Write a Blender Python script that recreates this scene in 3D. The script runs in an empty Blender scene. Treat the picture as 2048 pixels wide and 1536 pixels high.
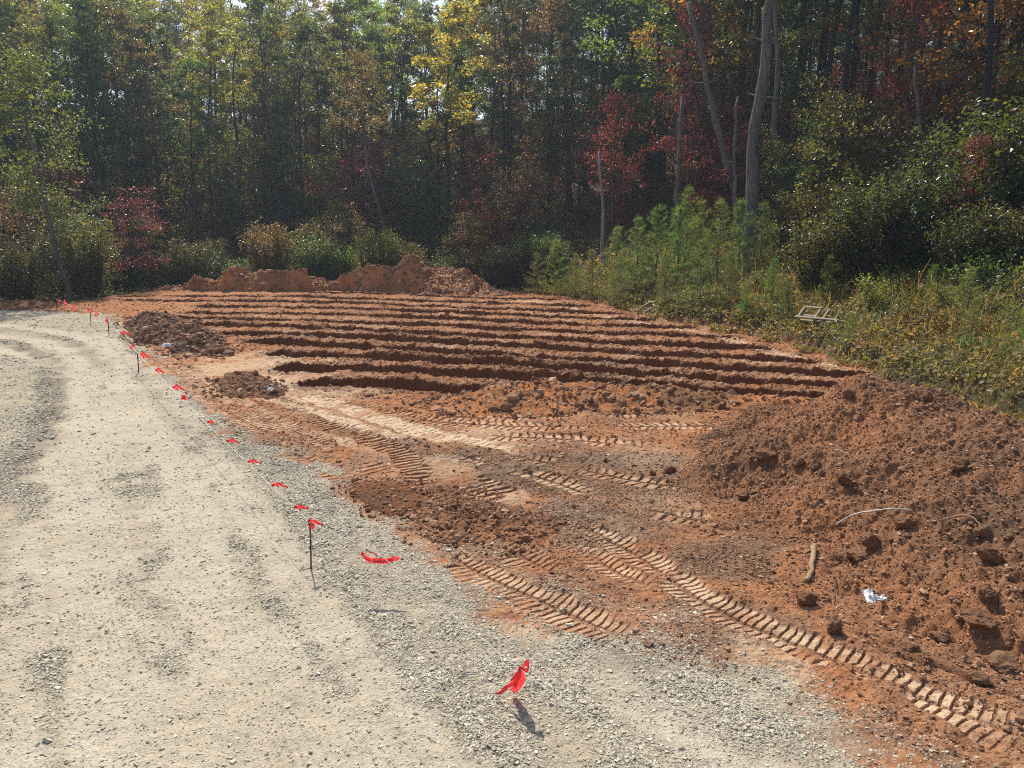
import bpy, math, random
import numpy as np
from mathutils import noise as mnoise, Vector

# ------------------------------------------------------------------ camera, world, sun
SC = bpy.context.scene
COL = SC.collection
PITCH = math.radians(10.6)
CAMH = 3.5
FPX = 1535.0            # focal length in pixels of a 2048 wide picture
cam_d = bpy.data.cameras.new('camera')
cam_d.sensor_width = 36.0
cam_d.lens = 36.0 * FPX / 2048.0
cam_d.clip_start = 0.1
cam_d.clip_end = 1000.0
cam = bpy.data.objects.new('camera', cam_d)
COL.objects.link(cam)
cam.location = (0, 0, CAMH)
cam.rotation_euler = (math.radians(90) - PITCH, 0, 0)
SC.camera = cam

SUN_EL = math.radians(50)
SUN_AZ = math.radians(-18)       # left of straight ahead (+Y)
world = bpy.data.worlds.new('World')
SC.world = world
world.use_nodes = True
wn = world.node_tree
bg = wn.nodes['Background']
sky = wn.nodes.new('ShaderNodeTexSky')
sky.sky_type = 'NISHITA'
sky.sun_disc = False
sky.sun_elevation = SUN_EL
sky.sun_rotation = SUN_AZ
sky.dust_density = 1.6
wn.links.new(sky.outputs[0], bg.inputs[0])
bg.inputs[1].default_value = 0.145
sun_d = bpy.data.lights.new('sun', 'SUN')
sun_d.energy = 4.8
sun_d.angle = math.radians(0.53)
sun_d.color = (1.0, 0.93, 0.82)
sun = bpy.data.objects.new('sun', sun_d)
COL.objects.link(sun)
SUNV = np.array([math.sin(SUN_AZ) * math.cos(SUN_EL), math.cos(SUN_AZ) * math.cos(SUN_EL), math.sin(SUN_EL)])
sun.rotation_euler = Vector(SUNV).to_track_quat('Z', 'Y').to_euler()
sun.location = (-20, 60, 80)
SC.view_settings.view_transform = 'Standard'
SC.view_settings.look = 'None'
SC.view_settings.exposure = 0.22
SC.view_settings.gamma = 1.0
SC.cycles.pixel_filter_type = 'BLACKMAN_HARRIS'
SC.cycles.filter_width = 1.05
SC.cycles.use_denoising = False
SC.cycles.max_bounces = 6
SC.cycles.diffuse_bounces = 3
SC.cycles.glossy_bounces = 2
SC.cycles.transmission_bounces = 4
SC.cycles.transparent_max_bounces = 8
SC.cycles.caustics_reflective = False
SC.cycles.caustics_refractive = False

# ------------------------------------------------------------------ small maths helpers
def sstep(a, b, x):
    t = np.clip((np.asarray(x, float) - a) / (b - a), 0, 1)
    return t * t * (3 - 2 * t)

def hash2(ix, iy, seed):
    h = (ix.astype(np.int64) * 374761393 + iy.astype(np.int64) * 668265263 + seed * 1274126177) & 0xFFFFFFFF
    h = ((h ^ (h >> 13)) * 1103515245) & 0xFFFFFFFF
    h = ((h ^ (h >> 16)) * 2246822519) & 0xFFFFFFFF
    h = h ^ (h >> 15)
    return (h & 0xFFFFFF) / float(0xFFFFFF)

def vnoise(x, y, seed=0):
    ix = np.floor(x); iy = np.floor(y)
    fx = x - ix; fy = y - iy
    fx = fx * fx * (3 - 2 * fx); fy = fy * fy * (3 - 2 * fy)
    a = hash2(ix, iy, seed); b = hash2(ix + 1, iy, seed)
    c = hash2(ix, iy + 1, seed); d = hash2(ix + 1, iy + 1, seed)
    return (a + (b - a) * fx) * (1 - fy) + (c + (d - c) * fx) * fy

def fbm(x, y, scale, octv=4, seed=0, gain=0.5):
    """noise about zero, roughly -1..1; scale = size in metres of the largest lumps"""
    s = np.zeros(np.shape(x)); amp = 1.0; tot = 0
    x = np.asarray(x) / scale; y = np.asarray(y) / scale
    for o in range(octv):
        s += amp * (vnoise(x + 17.3 * o, y - 9.1 * o, seed + o * 7) * 2 - 1)
        tot += amp; amp *= gain
        x, y = (x * 0.8 - y * 0.6) * 2.03, (x * 0.6 + y * 0.8) * 2.03
    return s / tot * 1.6

def base_z(y):
    return 0.35 * sstep(18, 46, y)

CP, SP = math.cos(PITCH), math.sin(PITCH)
def ray(px, py):
    r = (px - 1024) / FPX; u = (768 - py) / FPX
    return np.array([r, CP + u * SP, -SP + u * CP])

def at_y(px, py, Y):
    d = ray(px, py); t = Y / d[1]
    return np.array([d[0] * t, Y, CAMH + d[2] * t])

def G(px, py, h=0.0):
    """point of the ground (plus h) seen at this place of the photograph"""
    d = ray(px, py); z = 0.0
    for _ in range(25):
        t = (z + h - CAMH) / d[2]
        z = float(base_z(d[1] * t))
    return np.array([d[0] * t, d[1] * t, z + h])

def GP(pts):
    return np.array([G(*p)[:2] for p in pts])

def seg_project(P, x, y):
    """distance to polyline, arc length of nearest point, signed side"""
    best = np.full(x.shape, 1e9); s = np.zeros(x.shape); side = np.zeros(x.shape)
    acc = 0.0
    for i in range(len(P) - 1):
        ax, ay = P[i]; bx, by = P[i + 1]
        dx, dy = bx - ax, by - ay
        L = math.hypot(dx, dy)
        t = np.clip(((x - ax) * dx + (y - ay) * dy) / (L * L), 0, 1)
        ex = x - ax - t * dx; ey = y - ay - t * dy
        d = np.hypot(ex, ey)
        m = d < best
        best = np.where(m, d, best)
        s = np.where(m, acc + t * L, s)
        side = np.where(m, np.sign(dx * ey - dy * ex), side)
        acc += L
    return best, s, side

def inside(P, x, y):
    r = np.zeros(x.shape, bool)
    n = len(P)
    for i in range(n):
        ax, ay = P[i]; bx, by = P[(i + 1) % n]
        if ay == by: continue
        c = ((ay > y) != (by > y)) & (x < (bx - ax) * (y - ay) / (by - ay) + ax)
        r ^= c
    return r

def signed_dist(P, x, y):
    """positive inside the closed polygon"""
    Q = np.vstack([P, P[:1]])
    d, _, _ = seg_project(Q, x, y)
    return np.where(inside(P, x, y), d, -d)

def smooth_poly(P, n=6):
    """Catmull-Rom"""
    P = np.asarray(P, float); out = []
    for i in range(len(P) - 1):
        p0 = P[max(i - 1, 0)]; p1 = P[i]; p2 = P[i + 1]; p3 = P[min(i + 2, len(P) - 1)]
        for k in range(n):
            t = k / n
            out.append(0.5 * (2 * p1 + (p2 - p0) * t + (2 * p0 - 5 * p1 + 4 * p2 - p3) * t * t + (3 * p1 - p0 - 3 * p2 + p3) * t ** 3))
    out.append(P[-1])
    return np.array(out)

# ------------------------------------------------------------------ mesh and object helpers
def mesh_np(name, V, F, mat, smooth=False, attrs=None):
    me = bpy.data.meshes.new(name)
    V = np.ascontiguousarray(V, np.float32); F = np.ascontiguousarray(F, np.int32)
    n, k = F.shape
    me.vertices.add(len(V)); me.vertices.foreach_set('co', V.ravel())
    me.loops.add(n * k); me.loops.foreach_set('vertex_index', F.ravel())
    me.polygons.add(n)
    me.polygons.foreach_set('loop_start', np.arange(0, n * k, k, dtype=np.int32))
    if smooth:
        me.polygons.foreach_set('use_smooth', np.ones(n, bool))
    else:
        me.polygons.foreach_set('use_smooth', np.zeros(n, bool))
    me.update(calc_edges=True)
    if attrs:
        for an, arr in attrs.items():
            a = me.color_attributes.new(an, 'FLOAT_COLOR', 'POINT')
            a.data.foreach_set('color', np.ascontiguousarray(arr, np.float32).ravel())
    if mat: me.materials.append(mat)
    return me

def link(name, me, parent=None, loc=None):
    o = bpy.data.objects.new(name, me)
    COL.objects.link(o)
    if parent: o.parent = parent
    if loc is not None: o.location = loc
    return o

def tag(o, label=None, cat=None, group=None, kind=None):
    if label: o['label'] = label
    if cat: o['category'] = cat
    if group: o['group'] = group
    if kind: o['kind'] = kind
    return o

def thing(name, loc, label, cat, group=None, rotz=0.0, scale=1.0):
    o = bpy.data.objects.new(name, None)
    o.empty_display_size = 0.2
    COL.objects.link(o)
    o.location = loc; o.rotation_euler = (0, 0, rotz); o.scale = (scale,) * 3
    return tag(o, label, cat, group)

class Soup:
    """collects vertices and triangles/quads (quads only kept as quads; triangles repeat a corner is avoided by separate list)"""
    def __init__(s): s.V = []; s.F = []; s.n = 0
    def add(s, V, F):
        s.V.append(np.asarray(V, float)); s.F.append(np.asarray(F, int) + s.n); s.n += len(V)
    def mesh(s, name, mat, smooth=False):
        return mesh_np(name, np.vstack(s.V), np.vstack(s.F), mat, smooth)

def tube(P, R, sides=7, cap=True):
    """quad tube along points P with radii R"""
    P = np.asarray(P, float); R = np.broadcast_to(np.asarray(R, float), (len(P),))
    T = np.gradient(P, axis=0)
    T /= np.linalg.norm(T, axis=1)[:, None] + 1e-9
    ref = np.array([0.31, 0.17, 0.93]) if abs(T[0][2]) < 0.8 else np.array([1.0, 0.13, 0.05])
    A = np.cross(T, ref); A /= np.linalg.norm(A, axis=1)[:, None] + 1e-9
    B = np.cross(T, A)
    th = np.linspace(0, 2 * math.pi, sides, endpoint=False)
    V = P[:, None, :] + R[:, None, None] * (A[:, None, :] * np.cos(th)[None, :, None] + B[:, None, :] * np.sin(th)[None, :, None])
    n = len(P); F = []
    i = np.arange(n - 1)[:, None] * sides; j = np.arange(sides)[None, :]; j2 = (j + 1) % sides
    F = np.stack([i + j, i + j2, i + sides + j2, i + sides + j], -1).reshape(-1, 4)
    V = V.reshape(-1, 3)
    if cap:
        V = np.vstack([V, P[:1], P[-1:]])
        a = len(V) - 2; b = len(V) - 1
        jj = np.arange(0, sides, 2)
        c1 = np.stack([np.full(len(jj), a), (jj + 2) % sides if sides % 2 == 0 else np.minimum(jj + 2, sides) % sides, (jj + 1) % sides, jj], -1)
        o = (n - 1) * sides
        c2 = np.stack([np.full(len(jj), b), o + jj, o + (jj + 1) % sides, o + ((jj + 2) % sides if sides % 2 == 0 else np.minimum(jj + 2, sides) % sides)], -1)
        F = np.vstack([F, c1[:, :], c2]) if sides % 2 == 0 else F
    return V, F

def box(c, s, R=None):
    x, y, z = np.array(s) / 2.0
    V = np.array([[-x, -y, -z], [x, -y, -z], [x, y, -z], [-x, y, -z], [-x, -y, z], [x, -y, z], [x, y, z], [-x, y, z]])
    F = np.array([[0, 3, 2, 1], [4, 5, 6, 7], [0, 1, 5, 4], [1, 2, 6, 5], [2, 3, 7, 6], [3, 0, 4, 7]])
    if R is not None: V = V @ np.asarray(R).T
    return V + np.asarray(c), F

# ------------------------------------------------------------------ material helpers
def nt(name):
    m = bpy.data.materials.new(name); m.use_nodes = True
    t = m.node_tree; t.nodes.clear()
    out = t.nodes.new('ShaderNodeOutputMaterial')
    return m, t, out

def nd(t, typ, **kw):
    n = t.nodes.new(typ)
    for k, v in kw.items():
        if k == 'ins':
            for a, b in v.items(): n.inputs[a].default_value = b
        else: setattr(n, k, v)
    return n

def noise_n(t, scale, detail=4, rough=0.55, vec=None):
    n = nd(t, 'ShaderNodeTexNoise', ins={'Scale': scale, 'Detail': detail, 'Roughness': rough})
    if vec is not None: t.links.new(vec, n.inputs['Vector'])
    return n

def ramp(t, fac, stops):
    r = t.nodes.new('ShaderNodeValToRGB')
    e = r.color_ramp.elements
    while len(e) < len(stops): e.new(0.5)
    for k, (p, c) in enumerate(stops):
        e[k].position = p; e[k].color = (*c, 1) if len(c) == 3 else c
    t.links.new(fac, r.inputs[0])
    return r.outputs[0]

def mix(t, fac, a, b, typ='MIX'):
    m = nd(t, 'ShaderNodeMix', data_type='RGBA', blend_type=typ)
    for sock, v in ((m.inputs[0], fac), (m.inputs[6], a), (m.inputs[7], b)):
        if isinstance(v, (int, float)): sock.default_value = v
        elif isinstance(v, tuple): sock.default_value = (*v, 1) if len(v) == 3 else v
        else: t.links.new(v, sock)
    return m.outputs[2]

def math_n(t, op, a, b=None, clamp=False):
    m = nd(t, 'ShaderNodeMath', operation=op, use_clamp=clamp)
    for sock, v in ((m.inputs[0], a), (m.inputs[1], b)):
        if v is None: continue
        if isinstance(v, (int, float)): sock.default_value = v
        else: t.links.new(v, sock)
    return m.outputs[0]

def bump(t, h, dist, strength=1.0, normal=None):
    b = nd(t, 'ShaderNodeBump', ins={'Strength': strength, 'Distance': dist})
    t.links.new(h, b.inputs['Height'])
    if normal is not None: t.links.new(normal, b.inputs['Normal'])
    return b.outputs[0]

def principled(t, out, color, rough=0.9, spec=0.2, normal=None):
    p = nd(t, 'ShaderNodeBsdfPrincipled', ins={'Roughness': rough, 'Specular IOR Level': spec})
    if isinstance(color, tuple): p.inputs['Base Color'].default_value = (*color, 1)
    else: t.links.new(color, p.inputs['Base Color'])
    if normal is not None: t.links.new(normal, p.inputs['Normal'])
    t.links.new(p.outputs[0], out.inputs[0])
    return p

def geo_pos(t):
    return nd(t, 'ShaderNodeNewGeometry').outputs['Position']

ORANGE = (0.52, 0.24, 0.105); BROWN = (0.175, 0.085, 0.046); REDB = (0.33, 0.13, 0.06)
PALE = (0.74, 0.55, 0.36)

def mat_ground():
    """red clay and cream gravel in one material; the zone attribute says where each lies (alpha = share of gravel)"""
    m, t, out = nt('clay_and_gravel')
    pos = geo_pos(t)
    at = nd(t, 'ShaderNodeAttribute', attribute_name='zone')
    sep = nd(t, 'ShaderNodeSeparateColor'); t.links.new(at.outputs['Color'], sep.inputs[0])
    stone, dust, dark = sep.outputs[0], sep.outputs[1], sep.outputs[2]
    gw = at.outputs['Alpha']
    n1 = noise_n(t, 0.55, 5, 0.6, pos).outputs[0]
    n2 = noise_n(t, 5.0, 6, 0.65, pos).outputs[0]
    n4 = noise_n(t, 18.0, 4, 0.65, pos).outputs[0]
    n3 = noise_n(t, 55.0, 4, 0.65, pos).outputs[0]
    # clay
    c = ramp(t, n2, [(0.25, REDB), (0.5, (0.43, 0.19, 0.086)), (0.72, ORANGE)])
    k = math_n(t, 'ADD', dark, math_n(t, 'MULTIPLY', math_n(t, 'SUBTRACT', n1, 0.5), 0.9), True)
    c = mix(t, k, c, ramp(t, n2, [(0.3, (0.15, 0.097, 0.065)), (0.7, (0.285, 0.188, 0.122))]))
    gr = ramp(t, n3, [(0.3, (0.17, 0.14, 0.105)), (0.55, (0.33, 0.28, 0.21)), (0.75, (0.5, 0.44, 0.34))])
    c = mix(t, math_n(t, 'MULTIPLY', stone, 0.7), c, gr)
    c = mix(t, 0.65, c, ramp(t, n3, [(0.25, (0.4, 0.4, 0.4)), (0.75, (1.4, 1.4, 1.4))]), 'MULTIPLY')
    c = mix(t, 0.45, c, ramp(t, n4, [(0.3, (0.55, 0.55, 0.55)), (0.7, (1.25, 1.25, 1.25))]), 'MULTIPLY')
    dd = math_n(t, 'MULTIPLY', dust, ramp(t, n4, [(0.25, (0.6, 0.6, 0.6)), (0.5, (1, 1, 1))]))
    pd = mix(t, 0.3, ramp(t, n2, [(0.3, (0.62, 0.43, 0.265)), (0.6, PALE)]), ramp(t, n3, [(0.25, (0.5, 0.5, 0.5)), (0.7, (1.2, 1.2, 1.2))]), 'MULTIPLY')
    c = mix(t, dd, c, pd)
    # gravel
    base = ramp(t, n1, [(0.3, (0.40, 0.338, 0.245)), (0.5, (0.48, 0.407, 0.292)), (0.7, (0.55, 0.465, 0.328))])
    base = mix(t, 0.5, base, ramp(t, n2, [(0.3, (0.72, 0.72, 0.74)), (0.7, (1.12, 1.1, 1.05))]), 'MULTIPLY')
    base = mix(t, math_n(t, 'MULTIPLY', dust, 0.75), base, (0.58, 0.515, 0.40))
    base = mix(t, 0.5, base, ramp(t, n3, [(0.28, (0.45, 0.44, 0.42)), (0.68, (1.25, 1.25, 1.25))]), 'MULTIPLY')
    base = mix(t, 0.4, base, ramp(t, n4, [(0.3, (0.7, 0.69, 0.68)), (0.7, (1.15, 1.15, 1.15))]), 'MULTIPLY')
    vor = nd(t, 'ShaderNodeTexVoronoi', ins={'Scale': 42.0, 'Randomness': 1.0})
    t.links.new(pos, vor.inputs['Vector'])
    vs = nd(t, 'ShaderNodeSeparateColor'); t.links.new(vor.outputs['Color'], vs.inputs[0])
    sc = ramp(t, vs.outputs[0], [(0.0, (0.29, 0.255, 0.195)), (0.35, (0.43, 0.38, 0.285)), (0.7, (0.53, 0.47, 0.35)), (1.0, (0.66, 0.6, 0.47))])
    edge = ramp(t, vor.outputs['Distance'], [(0.45, (1, 1, 1)), (0.85, (0.45, 0.42, 0.37))])
    sc = mix(t, 0.8, sc, edge, 'MULTIPLY')
    kk = math_n(t, 'MULTIPLY', math_n(t, 'SUBTRACT', math_n(t, 'ADD', stone, math_n(t, 'MULTIPLY', n4, 1.1)), 0.74), 2.2, True)
    g = mix(t, kk, base, sc)
    g = mix(t, dark, g, (0.17, 0.135, 0.10))
    w = math_n(t, 'MULTIPLY', math_n(t, 'SUBTRACT', math_n(t, 'ADD', gw, math_n(t, 'MULTIPLY', math_n(t, 'SUBTRACT', n4, 0.5), 0.9)), 0.3), 2.5, True)
    c = mix(t, w, c, g)
    nm = bump(t, n2, 0.05, 0.6)
    nm = bump(t, n4, 0.03, 0.7, nm)
    nm = bump(t, n3, 0.014, 0.8, nm)
    hv = math_n(t, 'MULTIPLY', math_n(t, 'MULTIPLY', math_n(t, 'SUBTRACT', 0.8, vor.outputs['Distance']), kk), w)
    nm = bump(t, hv, 0.02, 0.8, nm)
    principled(t, out, c, 0.95, 0.08, nm)
    return m

def mat_litter():
    m, t, out = nt('leaf_litter')
    pos = geo_pos(t)
    n1 = noise_n(t, 0.8, 5, 0.6, pos).outputs[0]
    n2 = noise_n(t, 14.0, 5, 0.7, pos).outputs[0]
    at = nd(t, 'ShaderNodeAttribute', attribute_name='zone')
    sep = nd(t, 'ShaderNodeSeparateColor'); t.links.new(at.outputs['Color'], sep.inputs[0])
    c = ramp(t, n2, [(0.25, (0.05, 0.035, 0.02)), (0.5, (0.12, 0.085, 0.045)), (0.7, (0.2, 0.14, 0.075)), (0.85, (0.07, 0.09, 0.025))])
    c = mix(t, ramp(t, n1, [(0.4, (0, 0, 0)), (0.65, (0.6, 0.6, 0.6))]), c, (0.07, 0.085, 0.03))
    c = mix(t, sep.outputs[2], c, ramp(t, n2, [(0.3, REDB), (0.7, (0.40, 0.19, 0.085))]))
    principled(t, out, c, 0.95, 0.1, bump(t, n2, 0.08, 1.0))
    return m

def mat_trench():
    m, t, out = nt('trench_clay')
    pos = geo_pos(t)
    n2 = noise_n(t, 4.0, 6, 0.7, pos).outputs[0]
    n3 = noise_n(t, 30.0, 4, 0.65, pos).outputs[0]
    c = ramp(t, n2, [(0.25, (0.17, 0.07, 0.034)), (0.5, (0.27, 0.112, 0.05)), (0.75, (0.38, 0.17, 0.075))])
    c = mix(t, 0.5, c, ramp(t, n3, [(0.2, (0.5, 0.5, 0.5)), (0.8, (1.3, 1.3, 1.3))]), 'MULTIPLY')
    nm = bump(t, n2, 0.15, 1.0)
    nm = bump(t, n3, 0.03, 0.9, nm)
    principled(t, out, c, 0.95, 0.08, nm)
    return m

def mat_pile():
    m, t, out = nt('dug_soil')
    pos = geo_pos(t)
    oi = nd(t, 'ShaderNodeObjectInfo')
    n1 = noise_n(t, 0.45, 5, 0.6, pos).outputs[0]
    n2 = noise_n(t, 9.0, 6, 0.7, pos).outputs[0]
    n3 = noise_n(t, 55.0, 4, 0.65, pos).outputs[0]
    lo = mix(t, 1.0, oi.outputs['Color'], (0.62, 0.72, 0.8), 'MULTIPLY')
    hi = mix(t, 1.0, oi.outputs['Color'], (1.38, 1.22, 1.05), 'MULTIPLY')
    c = mix(t, ramp(t, n1, [(0.36, (0, 0, 0)), (0.62, (1, 1, 1))]), lo, hi)
    c = mix(t, 0.6, c, ramp(t, n2, [(0.25, (0.55, 0.55, 0.55)), (0.75, (1.3, 1.3, 1.3))]), 'MULTIPLY')
    c = mix(t, 0.5, c, ramp(t, n3, [(0.25, (0.55, 0.55, 0.55)), (0.75, (1.35, 1.35, 1.35))]), 'MULTIPLY')
    nm = bump(t, n2, 0.09, 0.9)
    nm = bump(t, n3, 0.02, 0.9, nm)
    principled(t, out, c, 0.95, 0.08, nm)
    return m

def mat_grains(name, stops, rough=0.85):
    """loose stones or clods, each piece with its own tone"""
    m, t, out = nt(name)
    g = nd(t, 'ShaderNodeNewGeometry')
    n3 = noise_n(t, 70.0, 3, 0.6, g.outputs['Position']).outputs[0]
    c = ramp(t, g.outputs['Random Per Island'], stops)
    c = mix(t, 0.4, c, ramp(t, n3, [(0.2, (0.6, 0.6, 0.6)), (0.8, (1.3, 1.3, 1.3))]), 'MULTIPLY')
    principled(t, out, c, rough, 0.2, bump(t, n3, 0.006, 0.8))
    return m

def mat_rock(name, a, b, scale=9.0):
    m, t, out = nt(name)
    tc = nd(t, 'ShaderNodeTexCoord').outputs['Object']
    n2 = noise_n(t, scale, 6, 0.7, tc).outputs[0]
    n3 = noise_n(t, scale * 6, 4, 0.6, tc).outputs[0]
    c = ramp(t, n2, [(0.3, a), (0.7, b)])
    principled(t, out, c, 0.92, 0.1, bump(t, n3, 0.012, 0.9, bump(t, n2, 0.05, 0.8)))
    return m

def mat_leaf(name, trans=0.56, rough=0.38, spec=0.7, gain=2.0):
    m, t, out = nt(name)
    oi = nd(t, 'ShaderNodeObjectInfo')
    g = nd(t, 'ShaderNodeNewGeometry')
    var = ramp(t, g.outputs['Random Per Island'], [(0.0, (0.5, 0.6, 0.6)), (0.45, (0.9, 0.95, 0.9)), (0.8, (1.2, 1.12, 0.9)), (1.0, (1.9, 1.45, 0.9))])
    c = mix(t, 1.0, oi.outputs['Color'], var, 'MULTIPLY')
    n = noise_n(t, 0.35, 2, 0.5, g.outputs['Position']).outputs[0]
    c = mix(t, ramp(t, n, [(0.45, (0, 0, 0)), (0.7, (0.5, 0.5, 0.5))]), c, mix(t, 1.0, c, (1.5, 1.15, 0.7), 'MULTIPLY'))
    p = nd(t, 'ShaderNodeBsdfPrincipled', ins={'Roughness': rough, 'Specular IOR Level': spec})
    t.links.new(c, p.inputs['Base Color'])
    tr = nd(t, 'ShaderNodeBsdfTranslucent')
    t.links.new(mix(t, 1.0, c, (gain * 1.25, gain * 1.15, gain * 0.55), 'MULTIPLY'), tr.inputs[0])
    ms = nd(t, 'ShaderNodeMixShader', ins={0: trans})
    t.links.new(p.outputs[0], ms.inputs[1]); t.links.new(tr.outputs[0], ms.inputs[2])
    t.links.new(ms.outputs[0], out.inputs[0])
    return m

def mat_weeds():
    m, t, out = nt('weed_leaves')
    g = nd(t, 'ShaderNodeNewGeometry')
    c = ramp(t, g.outputs['Random Per Island'], [(0.0, (0.07, 0.09, 0.035)), (0.3, (0.13, 0.15, 0.05)), (0.55, (0.22, 0.21, 0.09)), (0.75, (0.33, 0.27, 0.15)), (0.92, (0.42, 0.33, 0.19)), (1.0, (0.24, 0.10, 0.05))])
    n = noise_n(t, 0.5, 3, 0.5, g.outputs['Position']).outputs[0]
    c = mix(t, ramp(t, n, [(0.4, (0, 0, 0)), (0.65, (0.7, 0.7, 0.7))]), c, mix(t, 1.0, c, (1.35, 1.0, 0.75), 'MULTIPLY'))
    p = nd(t, 'ShaderNodeBsdfPrincipled', ins={'Roughness': 0.5, 'Specular IOR Level': 0.4})
    t.links.new(c, p.inputs['Base Color'])
    tr = nd(t, 'ShaderNodeBsdfTranslucent')
    t.links.new(mix(t, 1.0, c, (1.5, 1.4, 0.7), 'MULTIPLY'), tr.inputs[0])
    ms = nd(t, 'ShaderNodeMixShader', ins={0: 0.45})
    t.links.new(p.outputs[0], ms.inputs[1]); t.links.new(tr.outputs[0], ms.inputs[2])
    t.links.new(ms.outputs[0], out.inputs[0])
    return m

def mat_bark():
    m, t, out = nt('bark')
    oi = nd(t, 'ShaderNodeObjectInfo')
    tc = nd(t, 'ShaderNodeTexCoord').outputs['Object']
    mp = nd(t, 'ShaderNodeMapping'); mp.inputs['Scale'].default_value = (1, 1, 0.18)
    t.links.new(tc, mp.inputs[0])
    n = noise_n(t, 9.0, 6, 0.7, mp.outputs[0]).outputs[0]
    n2 = noise_n(t, 0.9, 4, 0.6, tc).outputs[0]
    c = mix(t, 1.0, oi.outputs['Color'], ramp(t, n, [(0.3, (0.45, 0.45, 0.45)), (0.7, (1.35, 1.35, 1.35))]), 'MULTIPLY')
    c = mix(t, ramp(t, n2, [(0.45, (0, 0, 0)), (0.65, (0.5, 0.5, 0.5))]), c, mix(t, 1.0, c, (1.6, 1.65, 1.6), 'MULTIPLY'))
    principled(t, out, c, 0.9, 0.15, bump(t, n, 0.05, 1.0))
    return m

def mat_wood(name, col):
    m, t, out = nt(name)
    tc = nd(t, 'ShaderNodeTexCoord').outputs['Object']
    n = noise_n(t, 22.0, 5, 0.65, tc).outputs[0]
    c = mix(t, 0.7, col, ramp(t, n, [(0.3, (0.55, 0.53, 0.5)), (0.7, (1.2, 1.2, 1.2))]), 'MULTIPLY')
    principled(t, out, c, 0.85, 0.2, bump(t, n, 0.01, 0.7))
    return m

def mat_ribbon():
    m, t, out = nt('red_ribbon_plastic')
    tc = nd(t, 'ShaderNodeTexCoord').outputs['Object']
    n = noise_n(t, 20.0, 3, 0.6, tc).outputs[0]
    c = ramp(t, n, [(0.3, (0.66, 0.035, 0.05)), (0.7, (0.82, 0.09, 0.11))])
    p = nd(t, 'ShaderNodeBsdfPrincipled', ins={'Roughness': 0.3, 'Specular IOR Level': 0.5})
    t.links.new(c, p.inputs['Base Color'])
    tr = nd(t, 'ShaderNodeBsdfTranslucent'); tr.inputs[0].default_value = (0.9, 0.05, 0.06, 1)
    ms = nd(t, 'ShaderNodeMixShader', ins={0: 0.5})
    t.links.new(p.outputs[0], ms.inputs[1]); t.links.new(tr.outputs[0], ms.inputs[2])
    t.links.new(ms.outputs[0], out.inputs[0])
    return m

def mat_plain(name, col, rough=0.6, spec=0.3, scale=30.0, var=0.3):
    m, t, out = nt(name)
    tc = nd(t, 'ShaderNodeTexCoord').outputs['Object']
    n = noise_n(t, scale, 4, 0.6, tc).outputs[0]
    c = mix(t, var, col, ramp(t, n, [(0.3, (0.4, 0.38, 0.35)), (0.7, (1.2, 1.2, 1.2))]), 'MULTIPLY')
    principled(t, out, c, rough, spec, bump(t, n, 0.004, 0.5))
    return m

M = dict(ground=mat_ground(), litter=mat_litter(), trench=mat_trench(), pile=mat_pile(),
         leaf=mat_leaf('broad_leaves'), needle=mat_leaf('pine_needles', 0.4, 0.5, 0.4, 1.5), weeds=mat_weeds(), bark=mat_bark(),
         stones=mat_grains('crushed_stone', [(0.0, (0.24, 0.215, 0.17)), (0.15, (0.42, 0.37, 0.28)), (0.7, (0.54, 0.48, 0.36)), (1.0, (0.7, 0.64, 0.51))]),
         clods=mat_grains('soil_clods', [(0.0, (0.16, 0.088, 0.052)), (0.4, (0.28, 0.15, 0.084)), (0.8, (0.38, 0.19, 0.098)), (1.0, (0.48, 0.32, 0.2))]),
         brown_rock=mat_rock('brown_clod', (0.26, 0.135, 0.075), (0.46, 0.24, 0.13)),
         tan_rock=mat_rock('tan_clod', (0.3, 0.16, 0.085), (0.5, 0.29, 0.165)),
         ribbon=mat_ribbon(), steel=mat_plain('rusty_dark_steel', (0.045, 0.04, 0.038), 0.6, 0.4),
         string=mat_plain('white_string', (0.85, 0.82, 0.75), 0.7, 0.2), ink=mat_plain('black_ink', (0.02, 0.01, 0.012), 0.5, 0.3),
         pallet=mat_wood('weathered_pallet_wood', (0.36, 0.32, 0.235)), stick=mat_wood('dead_stick', (0.36, 0.25, 0.155)),
         root=mat_wood('pale_root', (0.62, 0.55, 0.46)), white=mat_plain('white_scrap', (0.85, 0.84, 0.8), 0.6, 0.3, 12.0, 0.5))

# ------------------------------------------------------------------ thin volume added to veil and lift the dark wood
def haze_box(x, y, z0, z1, density):
    m = bpy.data.materials.new('added_haze'); m.use_nodes = True
    t = m.node_tree; t.nodes.clear()
    out = t.nodes.new('ShaderNodeOutputMaterial')
    v = t.nodes.new('ShaderNodeVolumePrincipled')
    v.inputs['Color'].default_value = (0.74, 0.86, 1.0, 1)
    v.inputs['Density'].default_value = density
    v.inputs['Anisotropy'].default_value = 0.35
    t.links.new(v.outputs[0], out.inputs['Volume'])
    V, F = box((0, 0, (z0 + z1) / 2), (2 * x, 2 * y, z1 - z0))
    tag(link('added_haze', mesh_np('added_haze', V, F, m)), kind='stuff')
haze_box(185, 185, -6.0, 85.0, 0.0006)

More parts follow.
